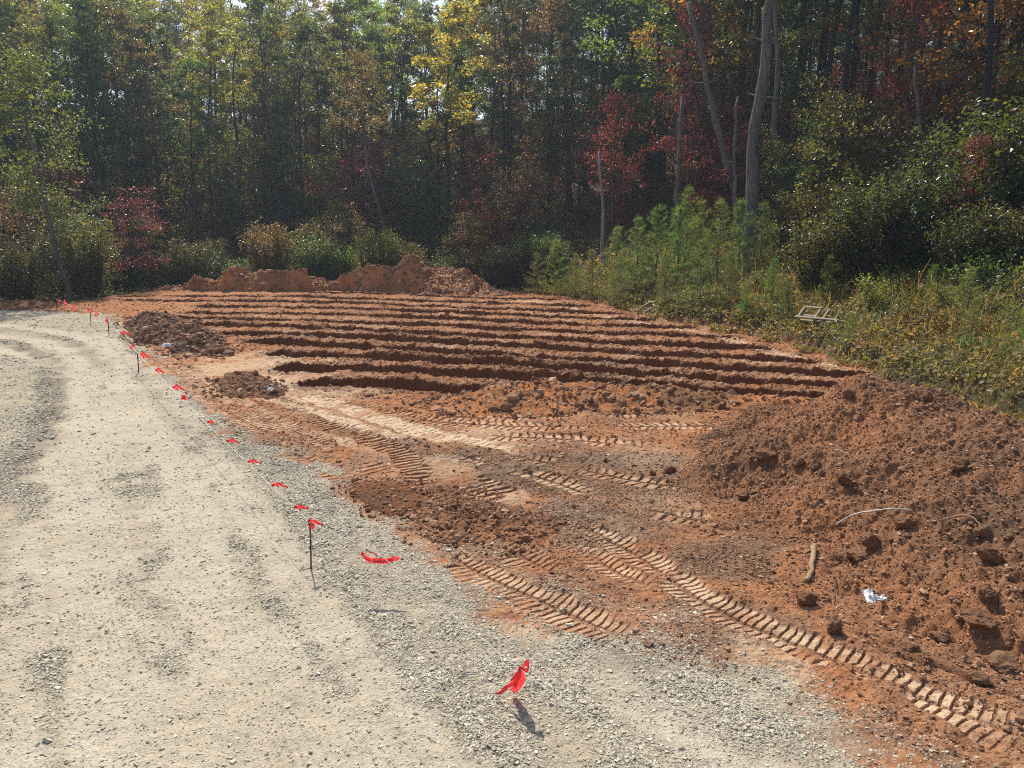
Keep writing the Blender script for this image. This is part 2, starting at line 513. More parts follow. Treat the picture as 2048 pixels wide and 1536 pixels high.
# ------------------------------------------------------------------ layout of the ground (world metres, from the photograph)
edge_right = GP([(1010, 581), (1100, 590), (1180, 601), (1280, 622), (1350, 643), (1420, 655), (1500, 669), (1560, 684),
                 (1650, 712), (1740, 745), (1850, 786), (1950, 818), (2048, 846)])
edge_left = GP([(0, 613), (60, 611), (130, 606), (190, 598), (250, 591), (310, 581)])
CLEAR = np.vstack([[[-95, -40], [-95, 30], [-45, 35.5]], edge_left, [[-22.5, 51.2], [-12, 51.8], [-3.5, 51.5]], edge_right,
                   [[10.3, 10], [11, 3], [13, -10], [16, -40]]])
gravel_edge = GP([(-120, 626), (0, 622), (100, 622), (190, 627), (240, 640), (262, 668), (285, 700), (322, 738), (372, 790), (440, 845), (520, 890),
                  (600, 918), (668, 950), (715, 985), (748, 1025), (800, 1066), (870, 1100), (930, 1150), (1010, 1200), (1110, 1240),
                  (1260, 1285), (1420, 1330), (1580, 1385), (1740, 1450), (1900, 1536)])
GRAVEL = np.vstack([[[-95, -40], [-95, 30], [-40, 34.0]], gravel_edge, [[3.2, 4.0], [6, -2], [8, -40]]])

TRENCH_PX = [
    [(300, 581), (600, 585), (805, 590.5), (1101, 602)],
    [(257, 594), (600, 595), (805, 602), (1160, 614)],
    [(265, 603), (600, 604), (805, 611.5), (1229, 629)],
    [(415, 614), (600, 616), (805, 622), (1185, 639), (1288, 641)],
    [(395, 629), (600, 629), (805, 634.5), (1185, 652), (1359, 656)],
    [(359, 639), (600, 642), (805, 650), (1185, 667), (1432, 677)],
    [(419, 651), (600, 655), (805, 667.5), (1185, 685), (1508, 698)],
    [(446, 670), (600, 671), (805, 681.5), (1185, 703), (1594, 724)],
    [(520, 684), (640, 690), (805, 701), (1185, 724), (1713, 752)],
    [(570, 710), (640, 711), (805, 718.5), (1185, 743.5), (1720, 780)],
    [(588, 737), (680, 738), (805, 743), (1185, 765), (1390, 784), (1640, 803)],
    [(648, 769), (720, 769), (805, 773), (905, 780), (1040, 792)],
]
TRENCH = [GP(p) for p in TRENCH_PX]
TR_W = [1.05, 1.1, 1.1, 1.1, 1.15, 1.15, 1.15, 1.25, 1.15, 1.15, 1.2, 1.25]

# tyre and track marks: pixels, width, pitch, style, dust, lug depth
TRACKS = [
    ([(1105, 1030), (1200, 1070), (1290, 1120), (1420, 1210), (1600, 1290), (1800, 1375), (1950, 1435), (2120, 1500)], 0.46, 0.086, 'lug', 0.95, 0.03),
    ([(1118, 1078), (1180, 1110), (1250, 1150), (1330, 1190)], 0.36, 0.086, 'lug', 0.9, 0.03),
    ([(865, 1088), (960, 1145), (1060, 1190), (1180, 1245), (1300, 1300)], 0.5, 0.088, 'lug', 0.75, 0.028),
    ([(1000, 1085), (1060, 1120), (1140, 1160)], 0.5, 0.088, 'lug', 0.45, 0.03),
    ([(310, 716), (360, 752), (430, 805), (520, 858), (640, 905)], 0.55, 0.14, 'lug', 0.8, 0.035),
    ([(345, 712), (410, 755), (490, 812), (590, 862), (700, 905)], 0.55, 0.14, 'lug', 0.7, 0.035),
    ([(470, 770), (560, 800), (640, 838), (720, 870), (800, 905), (835, 945), (815, 985)], 0.5, 0.15, 'bar', 0.35, 0.04),
    ([(500, 765), (640, 800), (760, 838), (880, 872), (1010, 893), (1080, 900)], 0.62, 0.16, 'dust', 1.15, 0.015),
    ([(500, 788), (640, 824), (740, 858), (830, 880)], 0.4, 0.16, 'dust', 1.0, 0.015),
    ([(380, 735), (470, 790), (560, 840), (680, 880), (780, 915)], 0.3, 0.16, 'dust', 0.7, 0.012),
    ([(640, 790), (760, 815), (900, 850)], 0.5, 0.16, 'lug', 0.5, 0.04),
    ([(1000, 905), (1150, 935), (1300, 965), (1420, 985)], 0.45, 0.15, 'lug', 0.55, 0.035),
    ([(890, 905), (1000, 930), (1110, 962), (1240, 1005), (1390, 1035), (1520, 1052)], 0.5, 0.14, 'lug', 0.8, 0.035),
    ([(1310, 990), (1400, 985)], 0.5, 0.14, 'lug', 0.85, 0.04),
    ([(760, 812), (900, 832), (1100, 832), (1300, 824), (1530, 818)], 0.6, 0.16, 'lug', 0.5, 0.045),
    ([(830, 838), (980, 848), (1150, 852), (1330, 850), (1500, 848)], 0.6, 0.16, 'lug', 0.7, 0.045),
    ([(930, 868), (1060, 874), (1200, 884), (1340, 900)], 0.6, 0.16, 'lug', 0.7, 0.04),
    ([(880, 925), (940, 960), (1010, 1000), (1050, 1040)], 0.6, 0.15, 'bar', 0.6, 0.035),
    ([(735, 1005), (860, 1010)], 0.7, 0.16, 'bar', 0.35, 0.035),
    ([(960, 1055), (1080, 1048)], 0.6, 0.16, 'bar', 0.6, 0.04),
    ([(640, 905), (720, 930), (790, 960)], 0.5, 0.18, 'bar', 0.3, 0.028),
    ([(1000, 596), (1100, 610), (1230, 640), (1400, 668), (1560, 712), (1760, 768), (1900, 815)], 0.8, 0.3, 'dust', 0.55, 0.0),
    ([(560, 895), (640, 930), (740, 985)], 0.5, 0.17, 'lug', 0.4, 0.028),
]
TRACKS = [(smooth_poly(GP(p), 5), w, pi, st, du, de) for p, w, pi, st, du, de in TRACKS]
# loose stone patches on the gravel (pixels, width, strength) and smooth driven strips
STONE = [
    ([(-30, 680), (50, 695), (95, 728), (106, 785), (85, 850), (50, 900), (0, 960)], 0.55, 1.15),
    ([(140, 700), (200, 750), (205, 830), (190, 900)], 0.4, 0.8),
    ([(-40, 950), (60, 945), (200, 955), (260, 985)], 1.4, 0.8),
    ([(95, 1240), (115, 1320), (120, 1420), (100, 1536)], 0.28, 1.0),
    ([(215, 1010), (230, 1120), (260, 1210), (280, 1300)], 0.35, 0.55),
    ([(300, 800), (380, 890), (450, 960), (540, 1035), (640, 1120), (720, 1230), (820, 1340), (930, 1450), (1010, 1560)], 0.6, 0.7),
    ([(330, 770), (440, 880), (560, 950), (690, 1020), (800, 1080), (920, 1170), (1020, 1240)], 1.1, 0.7),
    ([(1000, 1230), (1150, 1300), (1270, 1400), (1360, 1500), (1400, 1560)], 0.8, 0.85),
    ([(560, 1340), (640, 1420), (700, 1500), (740, 1560)], 0.5, 0.75),
    ([(900, 1330), (1000, 1350), (1100, 1340)], 0.4, 0.7),
    ([(150, 640), (230, 680), (290, 740), (350, 800)], 2.2, 0.5),
    ([(360, 1110), (380, 1230), (420, 1330)], 0.35, 0.45),
    ([(20, 1100), (40, 1180), (20, 1300)], 0.4, 0.5),
    ([(0, 790), (30, 850)], 1.0, 0.4),
    ([(240, 800), (320, 850), (300, 900)], 1.3, 0.45),
]
STONE = [(smooth_poly(GP(p), 4), w, k) for p, w, k in STONE]
SMOOTH = [
    ([(640, 1560), (560, 1380), (480, 1250), (420, 1130), (390, 1000), (370, 900), (330, 800), (250, 720), (150, 672), (0, 650)], 0.34),
    ([(520, 1560), (440, 1330), (370, 1150), (330, 1020), (310, 900), (270, 790), (190, 712), (90, 682), (-40, 668)], 0.42),
    ([(330, 1560), (270, 1350), (225, 1200), (200, 1050), (190, 950), (170, 850), (140, 760), (60, 712), (-60, 690)], 0.42),
    ([(215, 1560), (180, 1350), (155, 1200), (140, 1080), (130, 980), (115, 880)], 0.3),
    ([(780, 1560), (690, 1380), (600, 1240), (540, 1120), (480, 1000), (430, 900), (370, 810), (300, 735), (200, 668)], 0.3),
    ([(900, 1560), (800, 1400), (700, 1270), (600, 1140), (520, 1030)], 0.24),
    ([(40, 1560), (40, 1350), (50, 1180), (60, 1050)], 0.25),
    ([(60, 690), (180, 720), (240, 800), (200, 880), (150, 930)], 0.9),
    ([(1500, 1560), (1350, 1440), (1180, 1330), (1060, 1260)], 0.35),
]
SMOOTH = [(smooth_poly(GP(p), 4), w) for p, w in SMOOTH]
ARCS = [
    ([(-30, 676), (50, 692), (95, 725), (107, 785), (86, 850), (55, 900), (10, 960)], 0.45, 0.85),
    ([(0, 655), (100, 672), (170, 700), (215, 740)], 0.4, 0.55),
    ([(105, 700), (118, 770), (105, 840), (90, 900)], 0.25, 0.6),
    ([(250, 720), (320, 800), (372, 900)], 0.25, 0.3),
]
ARCS = [(smooth_poly(GP(p), 6), w, k) for p, w, k in ARCS]
# darker, moister soil and grey mixed-in stone in the clay
DARKS = [(1080, 960, 2.2, 0.9), (1250, 1040, 1.5, 0.9), (1350, 950, 1.6, 0.9), (1480, 1110, 1.2, 0.8), (820, 905, 1.0, 0.6), (950, 915, 1.3, 0.7),
         (700, 890, 0.9, 0.5), (1180, 1160, 1.0, 0.55), (1450, 1230, 0.8, 0.6), (1560, 1080, 1.2, 0.7), (1020, 1120, 0.9, 0.4), (1150, 800, 2.0, 0.5)]
PALES = [(480, 735, 2.6, 0.6), (560, 760, 2.0, 0.6), (640, 790, 1.4, 0.5), (960, 1000, 0.5, 0.5), (1020, 990, 0.45, 0.55), (880, 935, 0.6, 0.35),
         (880, 700, 0.9, 0.45), (1000, 865, 0.8, 0.45), (620, 745, 1.2, 0.5), (1560, 1330, 0.3, 0.5), (1500, 1310, 0.3, 0.4)]
REDS = [(700, 925, 0.9), (850, 1010, 0.8), (1010, 1010, 0.6), (1240, 1130, 0.4), (1620, 1350, 0.4)]

def sub(P, pad, x, y):
    a = P.min(0) - pad; b = P.max(0) + pad
    return np.nonzero((x > a[0]) & (x < b[0]) & (y > a[1]) & (y < b[1]))[0]

def ground(x, y, detail=True):
    """heights and surface masks of the ground at flat arrays x, y"""
    x = np.asarray(x, float).ravel(); y = np.asarray(y, float).ravel()
    z = base_z(y)
    dc = signed_dist(CLEAR, x, y) + 0.35 * fbm(x, y, 1.6, 3, 3)
    d = np.maximum(-dc, 0)
    a = sstep(-4, 5, x) * sstep(-30, 0, y) + (x > 8)
    a = np.clip(a, 0, 1)
    rise = np.minimum(0.32, d * 0.8) * sstep(2, 8, x) + 0.26 * np.minimum(d, 90)
    drop = -2.3 * sstep(0, 7, d) + 0.3 * np.clip(d - 15, 0, 130)
    zf = a * rise + (1 - a) * drop
    z = z + np.where(dc < 0, zf + 0.12 * fbm(x, y, 2.5, 3, 5) * sstep(0.2, 2, d), 0)
    dg = signed_dist(GRAVEL, x, y) + 0.28 * fbm(x, y, 0.9, 4, 8)
    clear = dc > 0
    gravel = clear & (dg > 0)
    wg = sstep(-0.55, 0.45, dg + 0.5 * fbm(x, y, 0.7, 4, 9)) * clear
    cls = np.where(gravel, 0, np.where(clear, 1, 2))       # 0 gravel, 1 clay, 2 wood floor, 3+k trench k
    stone = np.zeros(x.shape); dust = np.zeros(x.shape); dark = np.zeros(x.shape)
    if not detail:
        return z, cls, stone, dust, dark, dc, dg, wg
    far = np.hypot(x, y)
    # gravel: loose stone strips
    st = 0.26 + 0.42 * fbm(x, y, 1.5, 5, 11, 0.65) + 0.3 * fbm(x + 0.25 * y, y * 0.16, 0.35, 4, 12)
    for P, w, k in STONE:
        i = sub(P, 2 * w, x, y)
        dd, _, _ = seg_project(P, x[i], y[i])
        st[i] = np.maximum(st[i], 0.92 * k * (1 - sstep(0.15 * w, 1.25 * w, dd + 0.5 * w * fbm(x[i], y[i], 0.7, 4, 14))) * (0.72 + 0.5 * fbm(x[i], y[i], 0.55, 4, 15)))
    lane = np.zeros(x.shape)
    for P, w in SMOOTH:
        i = sub(P, 2 * w, x, y)
        dd, s, sd = seg_project(P, x[i], y[i])
        w = w * 1.25
        f = 1 - sstep(0.3 * w, 1.0 * w, dd + 0.3 * w * fbm(x[i], y[i], 0.5, 4, 17))
        st[i] -= 0.55 * f
        lane[i] = np.maximum(lane[i], f * (0.75 + 0.35 * fbm(x[i], y[i], 0.8, 4, 26)))
        st[i] += 0.22 * (0.6 + fbm(x[i], y[i], 0.7, 3, 25)) * sstep(0.8 * w, 1.15 * w, dd) * sstep(1.9 * w, 1.3 * w, dd)
        rib = np.sin(dd * sd * 2 * math.pi / 0.07) * f * (fbm(x[i], y[i], 1.5, 2, 16) > 0.1)
        z[i] += -0.02 * f + 0.003 * rib
    st += 0.35 * sstep(0.9, 0.1, dg) * sstep(-0.2, 0.3, dg)
    stone = np.clip(st, 0, 1) * wg
    z0 = z.copy()
    z += wg * (0.03 * fbm(x, y, 1.8, 3, 18) + 0.012 * fbm(x, y, 0.25, 3, 19) + 0.012 * stone * fbm(x, y, 0.06, 2, 20))
    z += 0.02 * sstep(0.3, 0.9, stone) * wg
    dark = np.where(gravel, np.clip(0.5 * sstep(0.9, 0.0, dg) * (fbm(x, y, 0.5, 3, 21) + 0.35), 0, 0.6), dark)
    for P, w, k in ARCS:
        i = sub(P, 2 * w, x, y)
        dd, s, sd = seg_project(P, x[i], y[i])
        f = (1 - sstep(0.3 * w, 1.0 * w, dd + 0.4 * w * fbm(x[i], y[i], 0.5, 4, 27))) * (0.7 + 0.5 * fbm(x[i], y[i], 0.8, 3, 28))
        dark[i] = np.maximum(dark[i], np.clip(k * f, 0, 1)); z[i] -= 0.02 * f
    # clay: rough churned surface
    cl = clear & ~gravel
    z += clear * (1 - wg) * (0.04 * fbm(x, y, 1.3, 4, 23) + 0.026 * fbm(x, y, 0.22, 4, 24, 0.6) + 0.015 * np.abs(fbm(x, y, 0.09, 3, 25)))
    dk = 0.10 + 0.16 * sstep(17, 12, far) + 0.32 * fbm(x, y, 2.2, 4, 27)
    for px, py, r, k in DARKS:
        c = G(px, py)[:2]
        dk = np.maximum(dk, k * (1 - sstep(0.4 * r, 1.1 * r, np.hypot(x - c[0], y - c[1]) + 0.5 * r * fbm(x, y, 0.8, 3, 29))))
    for px, py, r in REDS:
        c = G(px, py)[:2]
        dk -= 0.8 * (1 - sstep(0.5 * r, 1.2 * r, np.hypot(x - c[0], y - c[1]) + 0.3 * r * fbm(x, y, 0.6, 3, 30)))
    dk = np.where(far > 19, dk * 0.55 - 0.05, dk)
    dark = np.where(cl, np.clip(dk, 0, 1), dark)
    du = np.clip(0.22 * fbm(x, y, 1.1, 4, 31) * sstep(26, 14, far), 0, 1)
    for px, py, r, k in PALES:
        c = G(px, py)[:2]
        du = np.maximum(du, k * (1 - sstep(0.3 * r, 1.1 * r, np.hypot(x - c[0], y - c[1]) + 0.5 * r * fbm(x, y, 0.6, 3, 33))))
    dust = np.where(cl, du, np.clip(lane, 0, 1) * wg)
    stone = np.where(cl, np.maximum(stone, np.clip(0.8 * sstep(1.3, 0.0, -dg) + 0.6 * fbm(x, y, 1.0, 4, 35) - 0.2, 0, 0.75) * sstep(30, 15, far)), stone)
    # tyre marks
    for q, (P, w, pitch, style, kd, dep) in enumerate(TRACKS):
        i = sub(P, w, x, y)
        if len(i) == 0: continue
        dd, s, sd = seg_project(P, x[i], y[i])
        total = np.hypot(*(P[1:] - P[:-1]).T).sum()
        t = dd * sd
        wob = 0.16 * w * fbm(x[i], y[i], 0.3, 3, 40 + q)
        f = 1 - sstep(0.42 * w, 0.55 * w, np.abs(t + wob))
        ends = sstep(0.0, 0.8, s + 0.3 * fbm(x[i], y[i], 0.3, 2, 41 + q)) * sstep(0.0, 0.8, total - s)
        pat = sstep(-0.45 - 0.35 * (kd > 0.85), 0.05 - 0.2 * (kd > 0.85), fbm(x[i], y[i], 0.9, 4, 60 + q) + 0.35 * fbm(x[i], y[i], 0.15, 3, 61 + q))
        if style == 'dust':
            pt = sstep(-0.5, 0.15, fbm(x[i], y[i], 0.5, 4, 90 + q))
            g = f * ends * (0.35 + 0.65 * pt)
            dust[i] = np.maximum(dust[i], kd * g); dark[i] *= 1 - 0.8 * g
            z[i] = z[i] - dep * g
            ph = (s / pitch + 0.4 * np.abs(t) / w) % 1
            z[i] -= 0.014 * g * (ph < 0.4) * (dep > 0)
            continue
        jit = 0.3 * fbm(x[i], y[i], 0.3, 3, 120 + q)
        if style == 'lug':
            ph = (s / pitch + 0.9 * np.abs(t) / w + 0.5 * (t > 0) + jit) % 1
            gap = np.maximum(sstep(0.06, 0.0, ph) + sstep(0.26, 0.34, ph) * sstep(1.0, 0.94, ph) * 0, 0)
            groove = np.clip(sstep(0.70, 0.74, ph) * sstep(1.0, 0.97, ph), 0, 1)
            groove = np.maximum(groove, sstep(0.05 * w + 0.012, 0.05 * w, np.abs(t)) * 0.8)
        else:
            ph = (s / pitch + 0.15 * t / w + jit) % 1
            groove = sstep(0.45, 0.55, ph) * sstep(1.0, 0.9, ph)
        g = f * ends * pat
        z[i] += (z0[i] - z[i]) * 0.6 * g
        z[i] += g * (-0.02 - dep * 0.85 * groove)
        dust[i] = np.where(cls[i] < 2, np.maximum(dust[i] * (1 - g * groove), 0.85 * kd * g * (1 - groove) * (0.3 + 0.65 * sstep(-0.5, 0.4, fbm(x[i], y[i], 0.25, 4, 150 + q)))), dust[i])
        dark[i] = dark[i] * (1 - g * (1 - groove) * 0.6) + 0.12 * g * groove  # groove shade put into the colour: soil darkened between the lug blocks
        stone[i] *= 1 - 0.8 * g
        wg[i] *= 1 - 0.85 * g * (dg[i] > -9)
    # trenches
    for k, P in enumerate(TRENCH):
        i = sub(P, 2.2, x, y)
        if len(i) == 0: continue
        dd, s, sd = seg_project(P, x[i], y[i])
        w = TR_W[k]
        edge = w / 2 + 0.055 * fbm(x[i], y[i], 0.9, 4, 200 + k) + 0.075 * fbm(x[i], y[i], 0.22, 3, 230 + k)
        e = edge - dd                                    # >0 inside
        slope = 0.13 + 0.05 * fbm(x[i], y[i], 0.5, 2, 260 + k)
        cut = sstep(-0.03, 1.0, e / np.maximum(slope, 0.06))
        bank = np.exp(-((dd - w / 2 - 0.25) / 0.28) ** 2) * (0.035 + 0.04 * fbm(x[i], y[i], 0.8, 3, 290 + k))
        inn = (cls[i] != 2)
        z[i] += np.where(inn, bank - (0.62 + 0.08 * fbm(x[i], y[i], 1.0, 3, 320 + k)) * cut, 0)
        crumb = (dd < w / 2 + 0.3) & inn
        z[i] += np.where(crumb, 0.06 * np.abs(fbm(x[i], y[i], 0.18, 4, 350 + k, 0.6)), 0) + np.where(inn & (dd < 1.4), 0.045 * np.abs(fbm(x[i], y[i], 0.35, 4, 353 + k, 0.6)) - 0.01, 0)
        tin = (e > -0.02) & inn
        cls[i] = np.where(tin, 3 + k, cls[i])
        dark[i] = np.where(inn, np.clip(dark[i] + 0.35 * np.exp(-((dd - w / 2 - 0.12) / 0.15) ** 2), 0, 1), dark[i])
        dust[i] = np.where(inn, np.clip(dust[i] + 0.14 * np.exp(-((dd - 1.1) / 0.35) ** 2) * (0.5 + fbm(x[i], y[i], 1.2, 3, 380 + k)), 0, 1), dust[i])
    # cut bank on the right shows bare clay
    wf = cls == 2
    dark = np.where(wf, 0.8 * sstep(0.5, 0.1, d) * sstep(-6, 0, x) * sstep(22.0, 27.0, y) + 0.4 * sstep(2.0, 0.5, d) * sstep(-10, -14, x), dark)
    z += np.where(wf, 0.03 * fbm(x, y, 0.3, 3, 400), 0)
    return z, cls, stone, dust, dark, dc, dg, wg

def gz(x, y):
    return ground(np.array([x]), np.array([y]))[0][0]

# ------------------------------------------------------------------ the ground sheet
def build_ground():
    r = [0.05, 0.6, 1.2, 1.8, 2.4, 2.8, 3.1]
    v = 3.3
    while v < 58:
        r.append(v)
        v += 0.0125 if v < 11 else (0.0125 + (v - 11) * 0.0034 if v < 22 else 0.05 + (v - 22) * 0.0035)
    while v < 170:
        r.append(v); v += 0.6 + (v - 58) * 0.03
    r = np.array(r)
    A = math.radians(38)
    fine = np.arange(-A, A, 0.00125)
    coarse = np.linspace(A, 2 * math.pi - A, 70, endpoint=False)
    th = np.concatenate([fine, coarse])
    nr, na = len(r), len(th)
    X = (r[:, None] * np.sin(th)[None, :]); Y = (r[:, None] * np.cos(th)[None, :])
    Z = np.empty(nr * na); C = np.empty(nr * na, int); S = np.empty(nr * na); D = np.empty(nr * na); K = np.empty(nr * na); W = np.empty(nr * na)
    step = 160
    for a in range(0, nr, step):
        b = min(a + step, nr)
        sl = slice(a * na, b * na)
        z, c, s, d, k, _, _, w = ground(X[a:b], Y[a:b])
        Z[sl] = z; C[sl] = c; S[sl] = s; D[sl] = d; K[sl] = k; W[sl] = w
    V = np.stack([X.ravel(), Y.ravel(), Z], -1)
    i = np.arange(nr - 1)[:, None] * na; j = np.arange(na)[None, :]; j2 = (j + 1) % na
    F = np.stack([i + j, i + na + j, i + na + j2, i + j2], -1).reshape(-1, 4)
    fc = C[F[:, 0]]
    zone = np.stack([S, D, K, W], -1)
    out = {}
    for c in np.unique(fc):
        f = F[fc == c]
        u, inv = np.unique(f, return_inverse=True)
        out[c] = (V[u], inv.reshape(-1, 4), zone[u])
    return out

parts = build_ground()
for c, nm, mt in ((0, 'gravel_road', 'ground'), (1, 'clay_ground', 'ground'), (2, 'forest_floor', 'litter')):
    v, f, zn = parts[c]
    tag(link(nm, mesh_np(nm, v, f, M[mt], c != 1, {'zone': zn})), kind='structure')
order = ['farthest', 'second from the far dirt mound', 'third from the far dirt mound', 'fourth from the far dirt mound', 'fifth from the far dirt mound',
         'sixth from the far dirt mound', 'sixth from the front', 'fifth from the front', 'fourth from the front',
         'third from the front', 'second from the front', 'nearest and shortest']
tlab = ['long shallow red clay trench running right along the foot of the far mound',
        'second long trench in front of the far mound, open at its left end',
        'third trench in front of the far mound, starting beside the orange track',
        'fourth trench counted from the far mound, starting right of the bare orange ground',
        'fifth trench counted from the far mound, ragged at its left end',
        'sixth trench counted from the far mound, starting behind the left dirt heaps',
        'sixth trench counted from the front, ending left of the wooden pallet on the bank',
        'fifth trench from the front, starting at the right side of the dark left heap',
        'fourth trench from the front, reaching farthest to the right',
        'third trench from the front, its right end running behind the big dirt pile',
        'second trench from the front, passing just behind the low spoil ridge',
        'nearest trench, short and deep, buried by the low spoil ridge at its right end']
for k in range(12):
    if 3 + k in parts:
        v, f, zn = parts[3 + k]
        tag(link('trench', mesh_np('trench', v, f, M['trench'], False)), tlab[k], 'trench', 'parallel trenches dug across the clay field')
del parts

# ------------------------------------------------------------------ dirt mounds
def mound(name, base, crest, heights, res, label, col, amp=0.1, p=1.1, seed=0, group=None, lump=0.2):
    """heap of earth: base outline and crest line in world metres"""
    base = np.asarray(base, float); crest = np.asarray(crest, float)
    def hfun(x, y):
        sdist = signed_dist(base, x, y) + 0.25 * amp * 6 * fbm(x, y, 0.7, 3, seed)
        dcr, s, _ = seg_project(crest, x, y)
        L = np.concatenate([[0], np.cumsum(np.hypot(*(crest[1:] - crest[:-1]).T))])
        hc = np.interp(s, L, heights)
        ins = np.maximum(sdist, 0)
        t = ins / (ins + dcr + 1e-6)
        h = hc * t ** p
        w = sstep(0, 0.5, ins)
        h = h + w * (amp * fbm(x, y, 0.9, 4, seed + 3) + (0.16 * fbm(x, y, 2.2, 3, seed + 21) if amp == 0.17 else 0) + (0.3 if amp == 0.17 else 0.55) * amp * np.abs(fbm(x, y, lump, 4, seed + 9, 0.6)) + amp * 0.18 * fbm(x, y, lump * 0.3, 3, seed + 15))
        if amp == 0.17:
            rd, _, _ = seg_project(PEAK, x, y)
            h = h + w * 0.24 * np.exp(-(rd / 0.7) ** 2)
        h = np.where(sdist > 0, h + 0.012, np.maximum(sdist * 0.8, -0.5))
        return h, sdist
    lo = base.min(0) - 0.25; hi = base.max(0) + 0.25
    xs = np.arange(lo[0], hi[0], res); ys = np.arange(lo[1], hi[1], res)
    X, Y = np.meshgrid(xs, ys)
    x = X.ravel(); y = Y.ravel()
    h, sd = hfun(x, y)
    zb = ground(x, y, False)[0] if name != 'dirt_pile_flat' else base_z(y)
    V = np.stack([x, y, zb + h], -1)
    nx = len(xs); ny = len(ys)
    i = np.arange(ny - 1)[:, None] * nx; j = np.arange(nx - 1)[None, :]
    F = np.stack([i + j, i + j + 1, i + nx + j + 1, i + nx + j], -1).reshape(-1, 4)
    keep = (sd[F] > -0.12).any(1)
    F = F[keep]
    u, inv = np.unique(F, return_inverse=True)
    o = link(name, mesh_np(name, V[u], inv.reshape(-1, 4), M['pile'], True))
    o.color = (*col, 1)
    tag(o, label, 'dirt pile', group)
    def full(xq, yq):
        hh, s2 = hfun(xq, yq)
        return ground(xq, yq, False)[0] + hh, s2
    return full

MOUNDS = []
PEAK = np.array([at_y(1715, 790, 12.3)[:2], G(1600, 960)[:2] + np.array([0.5, 1.0])])
BROWN_P = (0.26, 0.13, 0.07); RED_P = (0.31, 0.135, 0.063); DARK_P = (0.20, 0.118, 0.072); OR_P = (0.36, 0.165, 0.072)
# far long mound
cy = 48.2
top = [(318, 578), (350, 563), (390, 549), (430, 538), (470, 535), (508, 550), (545, 537), (600, 534), (645, 531), (690, 547), (728, 533), (762, 528), (790, 537),
       (822, 515), (858, 535), (895, 534), (925, 537), (955, 558), (1000, 583)]
cr = np.array([at_y(a, b, cy + (0.9, -0.3, 0.2, -0.8, 0.6)[k % 5]) for k, (a, b) in enumerate(top)])
hh = np.maximum(cr[:, 2] - base_z(cy), 0.05)
front = GP([(300, 583), (420, 584), (560, 584), (700, 583), (850, 588), (960, 594), (1030, 592)])
front[:, 1] = np.maximum(front[:, 1], 43.9) + np.array([0.3, 0.2, -0.3, 0.3, -0.2, 0.2, 0])
MOUNDS.append((mound('dirt_mound', np.vstack([front, [[-0.6, 47.5], [-1.5, 50.0], [-8, 51.3], [-16, 51.3], [-22.5, 50.6], [-23.2, 48.5]]]),
      cr[:, :2], hh, 0.06, 'long ridge of orange brown dirt heaped along the far end of the trenches', (0.46, 0.215, 0.095), 0.17, 1.0, 500, None, 1.1), 6000, 0.12))
# left heaps
def heap(outline, crest, Yc, res, label, col, amp, seed, n, size, p=0.9):
    b = GP(outline)
    c = np.array([at_y(a, q, yy) for (a, q), yy in zip(crest, Yc)])
    h = np.maximum(c[:, 2] - base_z(c[:, 1]), 0.04)
    MOUNDS.append((mound('dirt_mound', b, c[:, :2], h, res, label, col, amp, p, seed), n, size))
heap([(238, 655), (255, 662), (320, 664), (395, 660), (385, 645), (350, 634), (300, 631), (255, 640)],
     [(262, 643), (292, 624), (320, 628), (360, 645)], [30.5, 30.8, 31, 31], 0.05,
     'brown dirt heap at the gravel edge, the farther of two touching heaps', DARK_P, 0.12, 520, 1200, 0.07)
heap([(250, 675), (275, 686), (330, 696), (370, 714), (430, 719), (468, 708), (455, 685), (420, 668), (340, 664), (280, 662)],
     [(268, 668), (310, 657), (350, 652), (398, 650), (425, 664), (445, 690)], [26.6, 26.4, 26.2, 25.8, 25.0, 24.0], 0.05,
     'large dark clumpy dirt heap beside the stake and ribbon, nearer of two touching heaps', DARK_P, 0.15, 540, 2500, 0.08)
heap([(424, 768), (440, 784), (480, 793), (540, 794), (580, 783), (560, 768), (500, 757), (450, 757)],
     [(445, 756), (470, 744), (505, 743), (535, 757), (560, 774)], [19.2, 19.2, 19.2, 19.0, 18.8], 0.04,
     'small brown dirt heap alone between the tyre tracks and the trench ends', (0.22, 0.118, 0.068), 0.1, 560, 900, 0.055)
# low spoil ridge in front of the trenches
heap([(800, 812), (880, 826), (1000, 832), (1150, 826), (1300, 820), (1450, 820), (1560, 825), (1650, 812), (1600, 802), (1450, 794), (1300, 784), (1180, 775), (1080, 772), (1000, 782), (900, 798)],
     [(850, 808), (960, 790), (1060, 772), (1180, 772), (1300, 780), (1420, 788), (1530, 800), (1600, 806)], [16.6, 16.8, 17.0, 17.0, 16.8, 16.6, 16.0, 15.8], 0.04,
     'long low ridge of red and orange spoil lying in front of the nearest trenches', (0.46, 0.21, 0.095), 0.14, 580, 2600, 0.06)
